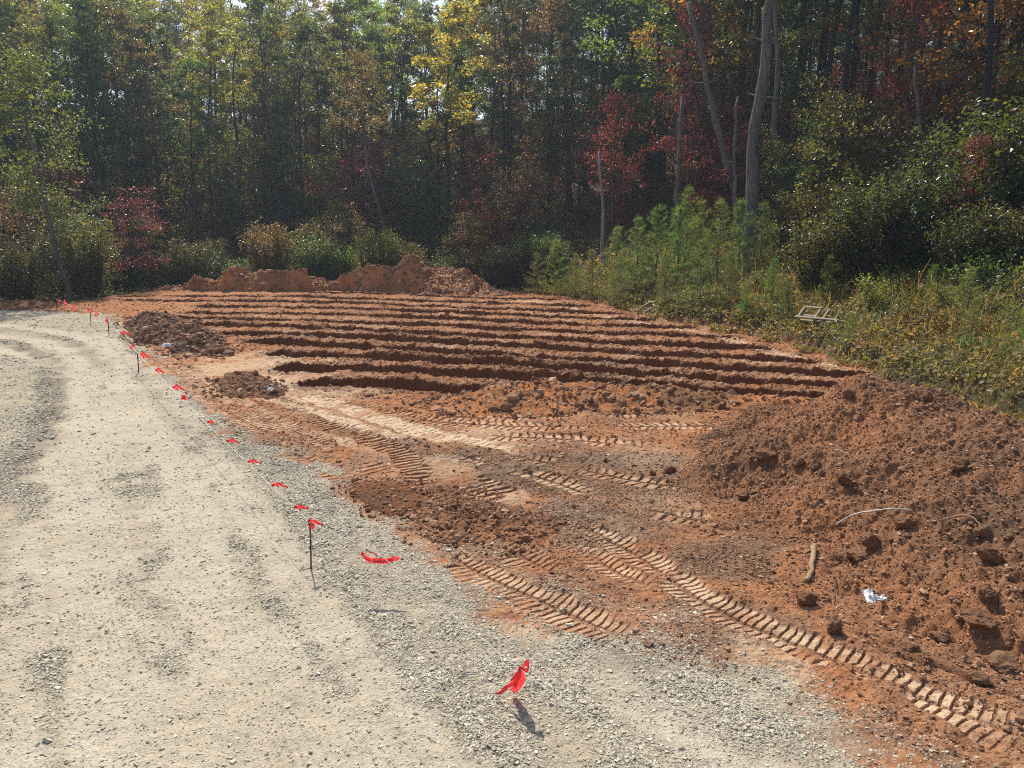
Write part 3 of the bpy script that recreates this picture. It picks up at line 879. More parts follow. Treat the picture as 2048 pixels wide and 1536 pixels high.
# churned clods
heap([(828, 1040), (850, 1075), (930, 1090), (1040, 1085), (1115, 1065), (1125, 1040), (1050, 1018), (940, 990), (880, 985), (840, 1005)],
     [(850, 1030), (900, 1000), (960, 1015), (1020, 1040), (1100, 1040)], [9.3, 9.7, 9.5, 9.3, 9.2], 0.02,
     'low heap of churned reddish clods and roots at the gravel edge, middle foreground', (0.34, 0.17, 0.092), 0.1, 600, 4200, 0.026, 0.7)
heap([(700, 970), (730, 1010), (790, 1030), (850, 1010), (830, 975), (770, 955)], [(725, 978), (770, 980), (820, 990)], [10.5, 10.4, 10.3], 0.025,
     'flat patch of red churned clay left of the clod heap', (0.29, 0.125, 0.06), 0.06, 615, 1200, 0.025, 0.6)
heap([(-160, 618), (0, 622), (60, 619), (118, 615), (112, 606), (40, 604), (-100, 606)], [(-140, 607), (20, 604), (70, 603), (105, 609)], [37.5, 38.3, 38.4, 38], 0.07,
     'low brown berm at the far left edge of the gravel', (0.22, 0.115, 0.065), 0.12, 630, 500, 0.08)
# big near pile on the right
bb = np.vstack([GP([(1500, 822), (1420, 865), (1365, 930), (1390, 1000), (1490, 1062), (1590, 1135), (1640, 1225), (1740, 1290), (1870, 1345), (2048, 1425)]),
                [[5.2, 4.6], [9.0, 4.6], [10.2, 8.5], [9.8, 12.0], [8.6, 14.6], [6.6, 15.4]]])
cw = np.array([at_y(1560, 812, 14.2), at_y(1640, 795, 13.6), at_y(1722, 768, 12.8), at_y(1800, 785, 12.2), at_y(1880, 810, 11.6), at_y(1960, 836, 10.8), at_y(2060, 858, 10.0), [8.3, 7.6, 1.15]])
big = mound('dirt_mound', bb, cw[:, :2], np.maximum(cw[:, 2] * 1.0, 0.05), 0.022, 'big reddish brown dirt pile strewn with clods at the right front', (0.35, 0.178, 0.096), 0.17, 0.8, 650)
MOUNDS.append((big, 75000, 0.017))

# ------------------------------------------------------------------ loose stones and clods (nobody could count them)
def grains(name, x, y, z, size, mat, seed, flat=0.6, round_=False):
    rng = np.random.default_rng(seed)
    n = len(x)
    if round_:
        g = (1 + 5 ** 0.5) / 2
        b = np.array([[-1, g, 0], [1, g, 0], [-1, -g, 0], [1, -g, 0], [0, -1, g], [0, 1, g], [0, -1, -g], [0, 1, -g], [g, 0, -1], [g, 0, 1], [-g, 0, -1], [-g, 0, 1]]) / 1.9
        f = np.array([[0, 11, 5], [0, 5, 1], [0, 1, 7], [0, 7, 10], [0, 10, 11], [1, 5, 9], [5, 11, 4], [11, 10, 2], [10, 7, 6], [7, 1, 8], [3, 9, 4], [3, 4, 2], [3, 2, 6], [3, 6, 8], [3, 8, 9], [4, 9, 5], [2, 4, 11], [6, 2, 10], [8, 6, 7], [9, 8, 1]])
        jit = 0.28
    else:
        b = np.array([[-1, -1, -1], [1, -1, -1], [1, 1, -1], [-1, 1, -1], [-1, -1, 1], [1, -1, 1], [1, 1, 1], [-1, 1, 1]]) * 0.62
        f = np.array([[0, 3, 2, 1], [4, 5, 6, 7], [0, 1, 5, 4], [1, 2, 6, 5], [2, 3, 7, 6], [3, 0, 4, 7]])
        jit = 0.4
    P = b[None] + rng.uniform(-jit, jit, (n, len(b), 3))
    P *= rng.uniform(0.6, 1.35, (n, 1, 3)) * np.array([1, 1, flat])
    a = rng.uniform(0, 2 * math.pi, n); t = rng.normal(0, 0.35, n)
    ca, sa = np.cos(a)[:, None], np.sin(a)[:, None]; ct, stt = np.cos(t)[:, None], np.sin(t)[:, None]
    X, Yv, Zv = P[..., 0], P[..., 1], P[..., 2]
    Yr = Yv * ct - Zv * stt; Zr = Yv * stt + Zv * ct
    Xr = X * ca - Yr * sa; Yr2 = X * sa + Yr * ca
    s = size[:, None]
    V = np.stack([Xr * s + x[:, None], Yr2 * s + y[:, None], Zr * s + z[:, None]], -1).reshape(-1, 3)
    F = (f[None] + (np.arange(n) * len(b))[:, None, None]).reshape(-1, f.shape[1])
    return tag(link(name, mesh_np(name, V, F, M[mat], False)), kind='stuff')

def fan_points(rng, r0, r1, n):
    r = np.sqrt(rng.uniform(r0 * r0, r1 * r1, n)); th = rng.uniform(-0.68, 0.68, n)
    return r * np.sin(th), r * np.cos(th)

rng = np.random.default_rng(5)
gx = []; gy = []; gs = []
for r0, r1, n, sc in ((3.6, 8, 190000, 0.0082), (8, 14, 170000, 0.0105), (14, 24, 110000, 0.016), (24, 39, 50000, 0.024)):
    x, y = fan_points(rng, r0, r1, n)
    z, cls, st, du, dk, dc, dg, wg = ground(x, y)
    pr = np.where(cls == 0, 0.12 + 0.88 * sstep(0.1, 0.95, st), np.where(cls == 1, 0.5 * st * (1 - du), 0))
    k = rng.uniform(0, 1, n) < pr
    gx.append(x[k]); gy.append(y[k]); gs.append(sc * np.exp(rng.normal(0, 0.38, k.sum())))
gx = np.concatenate(gx); gy = np.concatenate(gy); gs = np.concatenate(gs)
grains('gravel_stones', gx, gy, ground(gx, gy)[0] + gs * 0.08, gs, 'stones', 6, 0.5)

cx = []; cyy = []; cz = []; cs = []
x = np.concatenate([fan_points(rng, 5.5, 11, 150000), fan_points(rng, 11, 18, 90000), fan_points(rng, 18, 48, 90000)], 1)
z, cls, st, du, dk, dc, dg, wg = ground(x[0], x[1])
pr = np.where(cls >= 1, np.clip(0.22 + 0.6 * dk - 1.2 * du + 0.35 * (np.hypot(*x) > 17), 0, 1), 0) * (cls != 2)
k = rng.uniform(0, 1, len(z)) < pr * (0.4 + 0.6 * (fbm(x[0], x[1], 0.8, 3, 70) > 0))
s = np.where(np.hypot(*x) < 11, 0.0075, np.where(np.hypot(*x) < 18, 0.012, 0.022)) * np.exp(rng.normal(0, 0.5, len(z)))
grains('soil_crumbs', x[0][k], x[1][k], z[k] + s[k] * 0.1, s[k], 'clods', 7, 0.7)
def scatter_on(fn, lo, hi, n, sz):
    x = rng.uniform(lo[0], hi[0], n); y = rng.uniform(lo[1], hi[1], n)
    z, sd = fn(x, y)
    k = (sd > -0.35) & (rng.uniform(0, 1, n) < np.where(sd > 0, 1, 0.35))
    zg = ground(x, y, False)[0]
    z = np.where(sd > 0, z, zg)
    s = 0.42 * sz * np.exp(rng.normal(0, 0.62, n))
    cx.append(x[k]); cyy.append(y[k]); cz.append(z[k]); cs.append(np.minimum(s[k], sz * 2.0))
boxes = [((-23.5, 44), (0, 51)), ((-17, 28.5), (-11, 33)), ((-15, 22.5), (-8.5, 28.5)), ((-8.5, 17), (-5, 20.5)), ((-3, 14.5), (7, 18.5)), ((-1.8, 8), (1.0, 11)), ((-2.6, 9), (-1.0, 11.5)), ((-32, 36), (-22, 40)), ((2, 4.4), (10.3, 15.6))]
for (fn, n, sz), (lo, hi) in zip(MOUNDS, boxes):
    scatter_on(fn, lo, hi, int(n * 1.7), sz)
cx = np.concatenate(cx); cyy = np.concatenate(cyy); cz = np.concatenate(cz); cs = np.concatenate(cs)
grains('soil_clods', cx, cyy, cz + cs * 0.15, cs, 'clods', 8, 0.8, True)

# ------------------------------------------------------------------ single rocks and clods
def ico(sub=3):
    import bmesh
    bm = bmesh.new(); bmesh.ops.create_icosphere(bm, subdivisions=sub, radius=1.0)
    V = np.array([v.co[:] for v in bm.verts]); F = np.array([[v.index for v in f.verts] for f in bm.faces]); bm.free()
    return V, F
ICO = ico(4)
def rock_mesh(seed, mat):
    V = ICO[0].copy(); rr = random.Random(seed)
    off = Vector((rr.uniform(-50, 50), rr.uniform(-50, 50), rr.uniform(-50, 50)))
    planes = [Vector((rr.uniform(-1, 1), rr.uniform(-1, 1), rr.uniform(-1, 1))).normalized() for _ in range(7)]
    out = []
    for v in V:
        p = Vector(v)
        m = max(p.dot(q) for q in planes)
        d = 1.0 if m < 0.6 else 0.6 / m * 0.75 + 0.25
        d *= 1 + 0.3 * mnoise.noise(p * 1.3 + off) + 0.16 * mnoise.noise(p * 3.7 + off) + 0.09 * mnoise.noise(p * 9 + off)
        out.append(p * d)
    return mesh_np('clod', np.array(out), ICO[1], M[mat], False)
def surf(px, py, fn=None):
    """point of the ground or of a heap under this picture point"""
    d = ray(px, py)
    if fn is None:
        p = G(px, py); p[2] = gz(p[0], p[1]); return p
    ts = np.linspace(3, 40, 6000)
    x = d[0] * ts; y = d[1] * ts; z = CAMH + d[2] * ts
    h, sd = fn(x, y)
    h = np.where(sd > 0, h, base_z(y))
    i = np.argmax(z <= h)
    return np.array([x[i], y[i], h[i]])
# px, py of the centre of the base, width px, height ratio, heap, material, label
RIDGE = MOUNDS[4][0]; HEAP_B = MOUNDS[2][0]
ROCKS = [
    (1532, 918, 38, 0.55, 0, 'brown_rock', 'flat topped brown clod at the upper left side of the big pile'),
    (1600, 934, 32, 0.8, 0, 'brown_rock', 'brown clod on the big pile, left one of an upright pair'),
    (1632, 938, 26, 0.8, 0, 'brown_rock', 'smaller brown clod touching the right side of a clod pair on the big pile'),
    (1690, 970, 32, 0.85, 0, 'brown_rock', 'round dark clod alone on the red slope below the clod pair'),
    (1338, 946, 30, 0.6, 1, 'brown_rock', 'dark clod on the flat brown soil left of the big pile'),
    (1306, 952, 14, 0.8, 1, 'brown_rock', 'small dark clod just left of the dark clod on flat soil'),
    (1374, 956, 16, 0.8, 1, 'brown_rock', 'small dark clod just right of the dark clod on flat soil'),
    (1614, 1212, 36, 0.75, 0, 'brown_rock', 'brown clod at the pile foot below the curved log'),
    (1672, 1272, 36, 0.9, 1, 'tan_rock', 'tan block with a black shadow at the foot of the big pile'),
    (1746, 1098, 26, 1.2, 0, 'brown_rock', 'tall brown clod on the big pile above the white scrap'),
    (1718, 1122, 40, 0.5, 0, 'brown_rock', 'wide low clod just left of the tall brown clod'),
    (1984, 1126, 44, 0.8, 0, 'brown_rock', 'big rough clod near the right frame edge below the root'),
    (1922, 944, 34, 0.9, 0, 'brown_rock', 'brown block with a long shadow high on the big pile'),
    (1968, 1076, 28, 0.9, 0, 'tan_rock', 'tan clod at the end of the thin brown root'),
    (1980, 1206, 32, 0.9, 0, 'brown_rock', 'angular brown clod on the lower right slope'),
    (1965, 1256, 58, 0.6, 0, 'brown_rock', 'broad brown clod with grass roots on the lower right slope'),
    (1890, 1288, 44, 0.55, 0, 'brown_rock', 'long low clod near the pile foot at the right'),
    (2018, 1350, 66, 0.5, 0, 'tan_rock', 'large reddish block at the lower right corner of the pile'),
    (1960, 1372, 34, 0.75, 1, 'tan_rock', 'tan clod in front of the large reddish block'),
    (1778, 1296, 22, 0.8, 1, 'brown_rock', 'small brown clod at the pile foot right of the tan block'),
    (1822, 1308, 26, 0.8, 1, 'brown_rock', 'brown clod at the pile foot, second right of the tan block'),
    (1490, 1000, 30, 0.7, 0, 'brown_rock', 'brown clod at the left edge of the big pile'),
    (1810, 1058, 34, 0.7, 0, 'brown_rock', 'rounded clod under the right end of the white root'),
    (1855, 802, 20, 1.0, 0, 'brown_rock', 'small upright clod on the crest of the big pile'),
    (1700, 796, 22, 0.8, 0, 'brown_rock', 'brown clod on the peak of the big pile'),
    (1612, 778, 17, 0.8, 1, 'brown_rock', 'brown clod on the bank between the two front trenches'),
    (1012, 822, 24, 0.9, 2, 'tan_rock', 'tan block resting against the front of the low spoil ridge'),
    (990, 824, 20, 0.7, 2, 'brown_rock', 'brown clod just left of the tan block on the spoil ridge'),
    (1068, 766, 15, 0.9, 2, 'brown_rock', 'upright brown clod behind the crest of the low spoil ridge'),
    (876, 788, 13, 0.9, 1, 'tan_rock', 'round tan clod on the near lip of the nearest trench'),
    (430, 708, 26, 0.8, 3, 'tan_rock', 'smooth tan block on the front of the dark left heap'),
    (948, 848, 8, 0.9, 1, 'brown_rock', 'small dark clod beside the pale dusty track'),
]
for q, (px, py, w, hr, where, mt, lab) in enumerate(ROCKS):
    fn = {0: big, 1: None, 2: RIDGE, 3: HEAP_B}[where]
    p = surf(px, py, fn)
    dist = np.linalg.norm(p - np.array([0, 0, CAMH]))
    rad = 0.56 * w / FPX * dist * (0.85 if w > 40 else 1)
    o = link('clod', rock_mesh(q + 1, mt), None, (p[0], p[1] + rad * 0.4, p[2] + rad * hr * 0.55))
    o.scale = (rad, rad * random.Random(q).uniform(0.7, 1.0), rad * hr)
    o.rotation_euler = (0, 0, q * 1.7)
    tag(o, lab, 'dirt clod', 'big clods and blocks lying on the dirt')

# ------------------------------------------------------------------ sticks, roots, scrap
def stick(name, pts, r0, r1, fn, mat, label, cat, lift=0.02, seed=0, arch=0.0, n=14):
    P = np.array([surf(a, b, fn) for a, b in pts])
    P = smooth_poly(P, 5)
    rr = np.random.default_rng(seed)
    u = np.linspace(0, 1, len(P))
    P[:, 2] += lift + arch * np.sin(u * math.pi)
    P += rr.normal(0, r0 * 0.18, P.shape)
    R = np.linspace(r0, r1, len(P)) * (1 + 0.15 * rr.normal(0, 1, len(P)))
    c = P[len(P) // 2].copy()
    V, F = tube(P - c, R, 8)
    tag(link(name, mesh_np(name, V, F, M[mat], True), None, c), label, cat)
stick('log', [(1628, 1098), (1626, 1120), (1622, 1145), (1614, 1166)], 0.032, 0.022, big, 'stick', 'short curved tan log lying on the left slope of the big pile', 'log', 0.03, 1)
stick('root', [(1672, 1056), (1700, 1044), (1745, 1036), (1786, 1030), (1822, 1027)], 0.012, 0.008, big, 'root', 'long pale curved root lying across the big pile', 'root', 0.03, 2, 0.05)
stick('root', [(1885, 1045), (1920, 1042), (1945, 1046), (1962, 1060)], 0.013, 0.009, big, 'stick', 'thin brown bent root ending at a tan clod on the big pile', 'root', 0.03, 3, 0.03)
stick('twig', [(1672, 1165), (1669, 1190), (1668, 1215)], 0.006, 0.004, big, 'steel', 'thin dark upright twig at the pile foot below the log', 'twig', 0.02, 4, 0.02)
stick('twig', [(1668, 905), (1685, 912), (1702, 920)], 0.006, 0.004, big, 'root', 'thin pale twig on the upper left of the big pile', 'twig', 0.03, 5, 0.03)
stick('twig', [(1870, 990), (1840, 1010)], 0.006, 0.004, big, 'stick', 'thin tan twig on the middle of the big pile', 'twig', 0.03, 6, 0.03)
stick('twig', [(1455, 905), (1463, 925)], 0.006, 0.004, None, 'root', 'pale straw lying at the left edge of the big pile', 'twig', 0.02, 7, 0.03)
stick('branch', [(640, 553), (655, 548), (672, 544)], 0.03, 0.02, MOUNDS[0][0], 'root', 'pale broken branch sticking out of the far dirt ridge', 'branch', 0.12, 8)

def scrap(px, py, w, h, fn, seed, label):
    p = surf(px, py, fn)
    n = 16
    u, v = np.meshgrid(np.linspace(-0.5, 0.5, n), np.linspace(-0.5, 0.5, n))
    z = 0.25 * fbm(u + seed, v, 0.3, 3, seed) * min(w, h) + 0.03
    x = u * w + 0.1 * w * fbm(u, v + seed, 0.4, 2, seed + 1); y = v * h
    V = np.stack([x.ravel(), y.ravel() * 0.8, z.ravel() + v.ravel() * 0.35 * h], -1)
    i = np.arange(n - 1)[:, None] * n; j = np.arange(n - 1)[None, :]
    F = np.stack([i + j, i + j + 1, i + n + j + 1, i + n + j], -1).reshape(-1, 4)
    back = V.copy(); back[:, 2] -= 0.012
    VV = np.vstack([V, back]); FF = np.vstack([F, F[:, ::-1] + len(V)])
    p[2] += 0.07
    o = link('scrap', mesh_np('scrap', VV, FF, M['white'], True), None, p)
    tag(o, label, 'litter')
scrap(1737, 1212, 0.10, 0.20, big, 3, 'crumpled white scrap on the lower slope of the big pile')
scrap(1757, 1214, 0.11, 0.07, big, 5, 'small white scrap touching the right side of the crumpled one')
scrap(541, 786, 0.14, 0.12, MOUNDS[3][0], 7, 'white litter on the small dirt heap between the tracks')
scrap(343, 698, 0.5, 0.16, None, 9, 'flat pale scrap on the ground below the dark left heap')

# ------------------------------------------------------------------ pallets
def pallet(p, rot, tilt, label, xs, deck, bottom):
    t = thing('wooden_pallet', p, label, 'pallet', 'broken wooden pallets on the bank')
    t.rotation_euler = (tilt[0], tilt[1], rot)
    for x, l in xs:
        link('stringer', mesh_np('stringer', *box((x, (l - 1.2) / 2, 0.06), (0.05, l, 0.09)), M['pallet']), t)
    for y, l, dx in deck:
        link('deck_board', mesh_np('deck_board', *box((dx, y, 0.1175), (l, 0.12, 0.022)), M['pallet']), t)
    for y, l, dx in bottom:
        link('bottom_board', mesh_np('bottom_board', *box((dx, y, 0.0035), (l, 0.12, 0.02)), M['pallet']), t)
p = G(1624, 690); pz = gz(p[0] + 0.3, p[1] + 0.4)
pallet((p[0] + 0.3, p[1] + 0.35, pz + 0.27), -0.55, (0.24, 0.04, 0), 'pale broken wooden pallet tilted on weeds at the right bank, nearer of two',
       ((-0.58, 1.15), (-0.05, 1.3), (0.22, 1.0), (0.58, 1.2)), ((-0.57, 1.35, 0.02), (0.5, 0.55, -0.3)), ((-0.55, 1.25, 0.0), (-0.05, 0.5, -0.3), (0.05, 0.4, 0.4)))
p = G(1300, 632); pz = gz(p[0] + 0.2, p[1] + 0.4)
pallet((p[0] + 0.25, p[1] + 0.4, pz + 0.16), -0.75, (0.26, 0.08, 0), 'pale wooden pallet leaning on the bank above the trench ends, farther of two',
       ((-0.58, 1.2), (-0.1, 1.2), (0.2, 1.2), (0.6, 1.2)), ((0.56, 1.35, 0.0),), ((0.5, 1.2, 0.0),))

# ------------------------------------------------------------------ stakes, string, ribbons
def stake(px, pb, h, lab):
    p = G(px, pb); p[2] = gz(p[0], p[1])
    rr = np.random.default_rng(px)
    zz = np.linspace(-0.1, h, 12)
    P = np.stack([0.012 * np.sin(zz * 3), 0 * zz, zz], -1)
    t = thing('stake', p, lab, 'stake', 'dark steel stakes holding the string')
    V, F = tube(P, 0.0085 if pb > 900 else 0.015, 8)
    link('rod', mesh_np('rod', V, F, M['steel'], True), t)
    hookP = np.array([[0, 0, h - 0.03], [0.02, -0.01, h - 0.01], [0.03, 0, h + 0.01]])
    V, F = tube(hookP, 0.006, 6)
    link('string_knot', mesh_np('string_knot', V, F, M['string'], True), t)
    return np.array([p[0], p[1], p[2] + h])
S1 = stake(622, 1133, 0.55, 'nearest dark steel stake with a red flag on top, in the gravel')
S2 = stake(277, 741, 0.56, 'thin dark stake at the gravel edge left of the dark dirt heap')
S3 = stake(218, 671, 0.64, 'thin dark stake left of the farther dirt heap')
S4 = stake(182, 648, 0.5, 'short thin stake among the far cluster of red ribbons')
S5 = stake(114, 622, 0.55, 'farthest thin stake by the low berm at the left end')
def on_line(A, B, px):
    """point of the segment AB that shows at this picture column"""
    k = (px - 1024) / FPX
    def col(P): return P[0] / (P[1] * CP - (P[2] - CAMH) * SP) - k
    lo, hi = 0.0, 1.0
    f0 = col(A)
    for _ in range(40):
        m = (lo + hi) / 2
        if (col(A + (B - A) * m) > 0) == (f0 > 0): lo = m
        else: hi = m
    return A + (B - A) * lo
N1 = G(1040, 1338, 0.375); N0 = G(1330, 1545, 0.36); NX = N0 + (N0 - N1) * 0.8
N2 = G(757, 1106, 0.44)
line = [NX, N0, N1, N2, S1, S2, S3, S4, S5]
LP = []
for a, b in zip(line[:-1], line[1:]):
    L = np.linalg.norm(b - a); n = max(4, int(L / 0.4))
    for k in range(n):
        u = k / n
        q = a + (b - a) * u; q[2] -= 0.004 * L * 4 * u * (1 - u)
        LP.append(q)
LP.append(line[-1])
LP = np.array(LP)
rad = np.clip(np.linalg.norm(LP - np.array([0, 0, CAMH]), axis=1) * 0.00023, 0.0016, 0.005)
V, F = tube(LP, rad, 6)
tag(link('string_line', mesh_np('string_line', V, F, M['string'], True)), 'thin white string stretched along the stakes with red ribbons tied to it', 'string')

VIEW = np.array([0, 1, -0.35]); VIEW = VIEW / np.linalg.norm(VIEW)
def strip(P, w, wd, seed, ripple=0.006, n=6):
    """ribbon strip along P with width w (array) measured along direction wd"""
    P = smooth_poly(np.asarray(P, float), n)
    k = len(P); rr = np.random.default_rng(seed)
    w = np.interp(np.linspace(0, 1, k), np.linspace(0, 1, len(np.atleast_1d(w))), np.atleast_1d(w))
    wd = np.asarray(wd, float)
    wd = np.stack([np.interp(np.linspace(0, 1, k), np.linspace(0, 1, len(np.atleast_2d(wd))), np.atleast_2d(wd)[:, i]) for i in range(3)], -1)
    wd /= np.linalg.norm(wd, axis=1)[:, None]
    rows = []
    for c in np.linspace(-0.5, 0.5, 4):
        rows.append(P + wd * (w[:, None] * c) + rr.normal(0, ripple * 0.25, (k, 3)) + np.array([0, ripple, 0]) * np.sin(c * 5 + np.arange(k)[:, None] * 0.7))
    V = np.stack(rows, 1).reshape(-1, 3)
    i = np.arange(k - 1)[:, None] * 4; j = np.arange(3)[None, :]
    F = np.stack([i + j, i + j + 1, i + 4 + j + 1, i + 4 + j], -1).reshape(-1, 4)
    return V, F
RG = 'red plastic ribbons tied along the string'
def ribbon(p, tails, label, seed):
    """p knot point; tails: list of (points relative in metres: right, up, toward back), widths, width direction"""
    t = thing('ribbon', p, label, 'ribbon', RG)
    for k, (pts, w, wd) in enumerate(tails):
        V, F = strip([(a, c, b) for a, b, c in pts], w, wd, seed + k)
        link('tail' if k else 'loop', mesh_np('tail', V, F, M['ribbon'], True), t)
    bx = Soup()
    a = np.linspace(0, 2 * math.pi, 9)
    V, F = tube(np.stack([0.008 * np.cos(a), 0.008 * np.sin(a) * 0.6, 0.012 * np.sin(a)], -1), 0.007, 6)
    link('knot', mesh_np('knot', V, F, M['ribbon'], True), t)
    return t
UP = (0.1, 0.1, 1.0); SIDE = (1, 0.1, 0.15)
# nearest: bunched bow with hanging tails
ribbon(N1, [([(0, 0, 0), (0.035, 0.03, 0.01), (0.06, 0.035, 0.03), (0.065, 0.0, 0.02), (0.03, -0.012, 0.0), (0, 0, 0)], [0.015, 0.045, 0.05, 0.045, 0.03, 0.015], UP),
            ([(0, 0, 0), (-0.03, -0.08, 0.02), (-0.06, -0.15, 0.05), (-0.11, -0.21, 0.08), (-0.17, -0.27, 0.1)], [0.02, 0.06, 0.06, 0.05, 0.05], (0.8, -0.45, 0.25)),
            ([(0, 0, 0), (0.01, -0.08, 0.04), (-0.01, -0.17, 0.09), (-0.03, -0.25, 0.14), (-0.045, -0.31, 0.19)], [0.02, 0.06, 0.085, 0.075, 0.03], (1, -0.1, 0.1)),
            ([(0, 0, 0), (-0.015, -0.06, 0.03), (-0.03, -0.14, 0.07), (-0.03, -0.2, 0.08)], [0.02, 0.05, 0.05, 0.03], (1, 0.6, 0.1))],
       'large red ribbon bunched in a bow with hanging tails, nearest on the string', 1)
# second: long folded loop with the printed word
LT = ribbon(N2 + np.array([-0.16, -0.02, 0.0]), [([(0, 0, 0), (0.02, -0.03, -0.01), (0.10, -0.055, -0.03), (0.20, -0.06, -0.04), (0.30, -0.05, -0.03), (0.37, -0.035, -0.01)], [0.02, 0.065, 0.07, 0.07, 0.065, 0.035], (0.02, -0.35, 1)),
            ([(0, 0, 0), (0.05, 0.005, 0.03), (0.1, 0.0, 0.03), (0.15, -0.03, 0.0)], [0.012, 0.01, 0.012, 0.02], UP)],
       'long red ribbon loop printed DANGER hanging right of the flagged stake', 11)
tcu = bpy.data.curves.new('lettering', 'FONT'); tcu.body = 'DANGER'; tcu.size = 0.05; tcu.align_x = 'CENTER'; tcu.align_y = 'CENTER'; tcu.extrude = 0.0008; tcu.offset = 0.0012; tcu.resolution_u = 3
tob = bpy.data.objects.new('lettering_source', tcu); COL.objects.link(tob)
dg_ = bpy.context.evaluated_depsgraph_get(); dg_.update()
tme = bpy.data.meshes.new_from_object(tob.evaluated_get(dg_)); tme.name = 'lettering'
bpy.data.objects.remove(tob)
for v in tme.vertices:
    u = v.co.x + 0.215
    yy = np.interp(u, [0.02, 0.10, 0.20, 0.30, 0.37], [-0.03, -0.055, -0.06, -0.05, -0.035])
    dd_ = np.interp(u, [0.02, 0.10, 0.20, 0.30, 0.37], [-0.01, -0.03, -0.04, -0.03, -0.01])
    zc = v.co.y; d_ = v.co.z
    v.co = Vector((u, dd_ - 0.016 - d_ - 0.35 * zc, yy + zc))
tme.materials.clear(); tme.materials.append(M['ink'])
link('lettering', tme, LT)
# flag at the first stake
ribbon(S1 + np.array([0.004, -0.004, 0]), [([(0, 0, 0), (0.03, -0.035, -0.01), (0.055, -0.085, -0.01)], [0.10, 0.075, 0.05], (0.3, 0, 1)),
            ([(0, 0, 0), (0.05, -0.015, 0.02), (0.10, -0.05, 0.05), (0.14, -0.065, 0.03)], [0.02, 0.04, 0.025, 0.03], (0.4, 0.3, 1))],
       'red ribbon flag tied to the top of the nearest stake', 21)
RB = [(590, S1, S2, 0.22, 0.06, -1, 'red ribbon on the string just behind the flagged stake'),
      (545, S1, S2, 0.27, 0.05, 1, 'second red ribbon on the string behind the flagged stake, bowed like a cap'),
      (497, S1, S2, 0.24, 0.05, 1, 'third red ribbon on the string behind the flagged stake'),
      (455, S1, S2, 0.26, 0.06, 1, 'fourth red ribbon on the string behind the flagged stake'),
      (416, S1, S2, 0.15, 0.07, -1, 'small crumpled red ribbon, fifth behind the flagged stake'),
      (364, S1, S2, 0.12, 0.12, 0, 'short red ribbon, third in front of the stake by the dark heap'),
      (346, S1, S2, 0.34, 0.10, 1, 'long red ribbon, second in front of the stake by the dark heap'),
      (311, S1, S2, 0.28, 0.10, 1, 'red ribbon first in front of the stake by the dark heap'),
      (280, S1, S2, 0.36, 0.14, 1, 'red ribbon tied to the stake by the dark heap'),
      (262, S2, S3, 0.16, 0.2, 0, 'red ribbon just behind the stake by the dark heap'),
      (240, S2, S3, 0.5, 0.09, 1, 'long red ribbon slanting left of the farther dirt heap'),
      (212, S3, S4, 0.2, 0.45, 0, 'tall red ribbon hanging just left of the second far stake'),
      (190, S3, S4, 0.3, 0.28, 0, 'red ribbon between the second far stake and the short stake'),
      (177, S4, S5, 0.35, 0.25, 1, 'red ribbon just left of the short far stake'),
      (145, S4, S5, 0.3, 0.5, 0, 'largest red ribbon in the far left cluster'),
      (127, S4, S5, 0.3, 0.3, 1, 'red ribbon second from the end at the far left'),
      (116, S4, S5, 0.25, 0.45, 0, 'red ribbon at the far left end of the string')]
for q, (px, A, B, ln, w, sg, lab) in enumerate(RB):
    p = on_line(A, B, px); ln *= 0.7 if p[1] < 25 else 0.5; w *= 0.62 if p[1] < 25 else 0.45
    rr = random.Random(q)
    if sg == 0:
        tails = [([(0, 0, 0), (0.02, -0.3 * w, 0.02), (0.05 * rr.uniform(-1, 1), -0.6 * w, 0.0), (0.08, -w, 0.01)], [0.03, 0.07, 0.09, 0.05], SIDE),
                 ([(0, 0, 0), (0.3 * ln, 0.1 * w, 0.02), (0.7 * ln, -0.2 * w, 0.01), (ln, -0.4 * w, 0.0)], [0.03, 0.06, 0.07, 0.04], UP)]
    else:
        k = 0.5 if sg > 0 else 0.2
        tails = [([(0, 0, 0), (0.3 * ln, k * w, 0.02), (0.65 * ln, -0.3 * w, 0.02), (ln, -k * w * 2, 0.0)], [0.03, w, w * 0.9, w * 0.5], UP),
                 ([(0, 0, 0), (0.2 * ln, -0.5 * w, 0.04), (0.35 * ln, -1.1 * w, 0.03)], [0.03, w * 0.7, w * 0.5], (0.6, 0.2, 1))]
    ribbon(p, tails, lab, 100 + 5 * q)

# ------------------------------------------------------------------ trees: prototypes
def leaf_quads(C, size, rng, up=0.35, aspect=1.5, nrm=None):
    n = len(C)
    N = rng.normal(0, 1, (n, 3)); N[:, 2] += up * 2
    N /= np.linalg.norm(N, axis=1)[:, None]
    T = rng.normal(0, 1, (n, 3)); T -= N * (T * N).sum(1)[:, None]
    T /= np.linalg.norm(T, axis=1)[:, None]
    B = np.cross(N, T)
    s = (size * np.exp(rng.normal(0, 0.3, n)))[:, None]
    a = T * s * 0.5 * aspect; b = B * s * 0.5
    fold = N * s * 0.14
    V = np.stack([C - a, C + b + fold, C + a, C - b + fold], 1).reshape(-1, 3)
    F = np.arange(4 * n).reshape(-1, 4)
    return V, F

def bent_line(a, b, rng, n=6, wob=0.06):
    u = np.linspace(0, 1, n)[:, None]
    P = np.asarray(a) * (1 - u) + np.asarray(b) * u
    L = np.linalg.norm(np.asarray(b) - np.asarray(a))
    off = np.cumsum(rng.normal(0, wob * L / n, (n, 3)), 0); off -= u * off[-1]
    return P + off

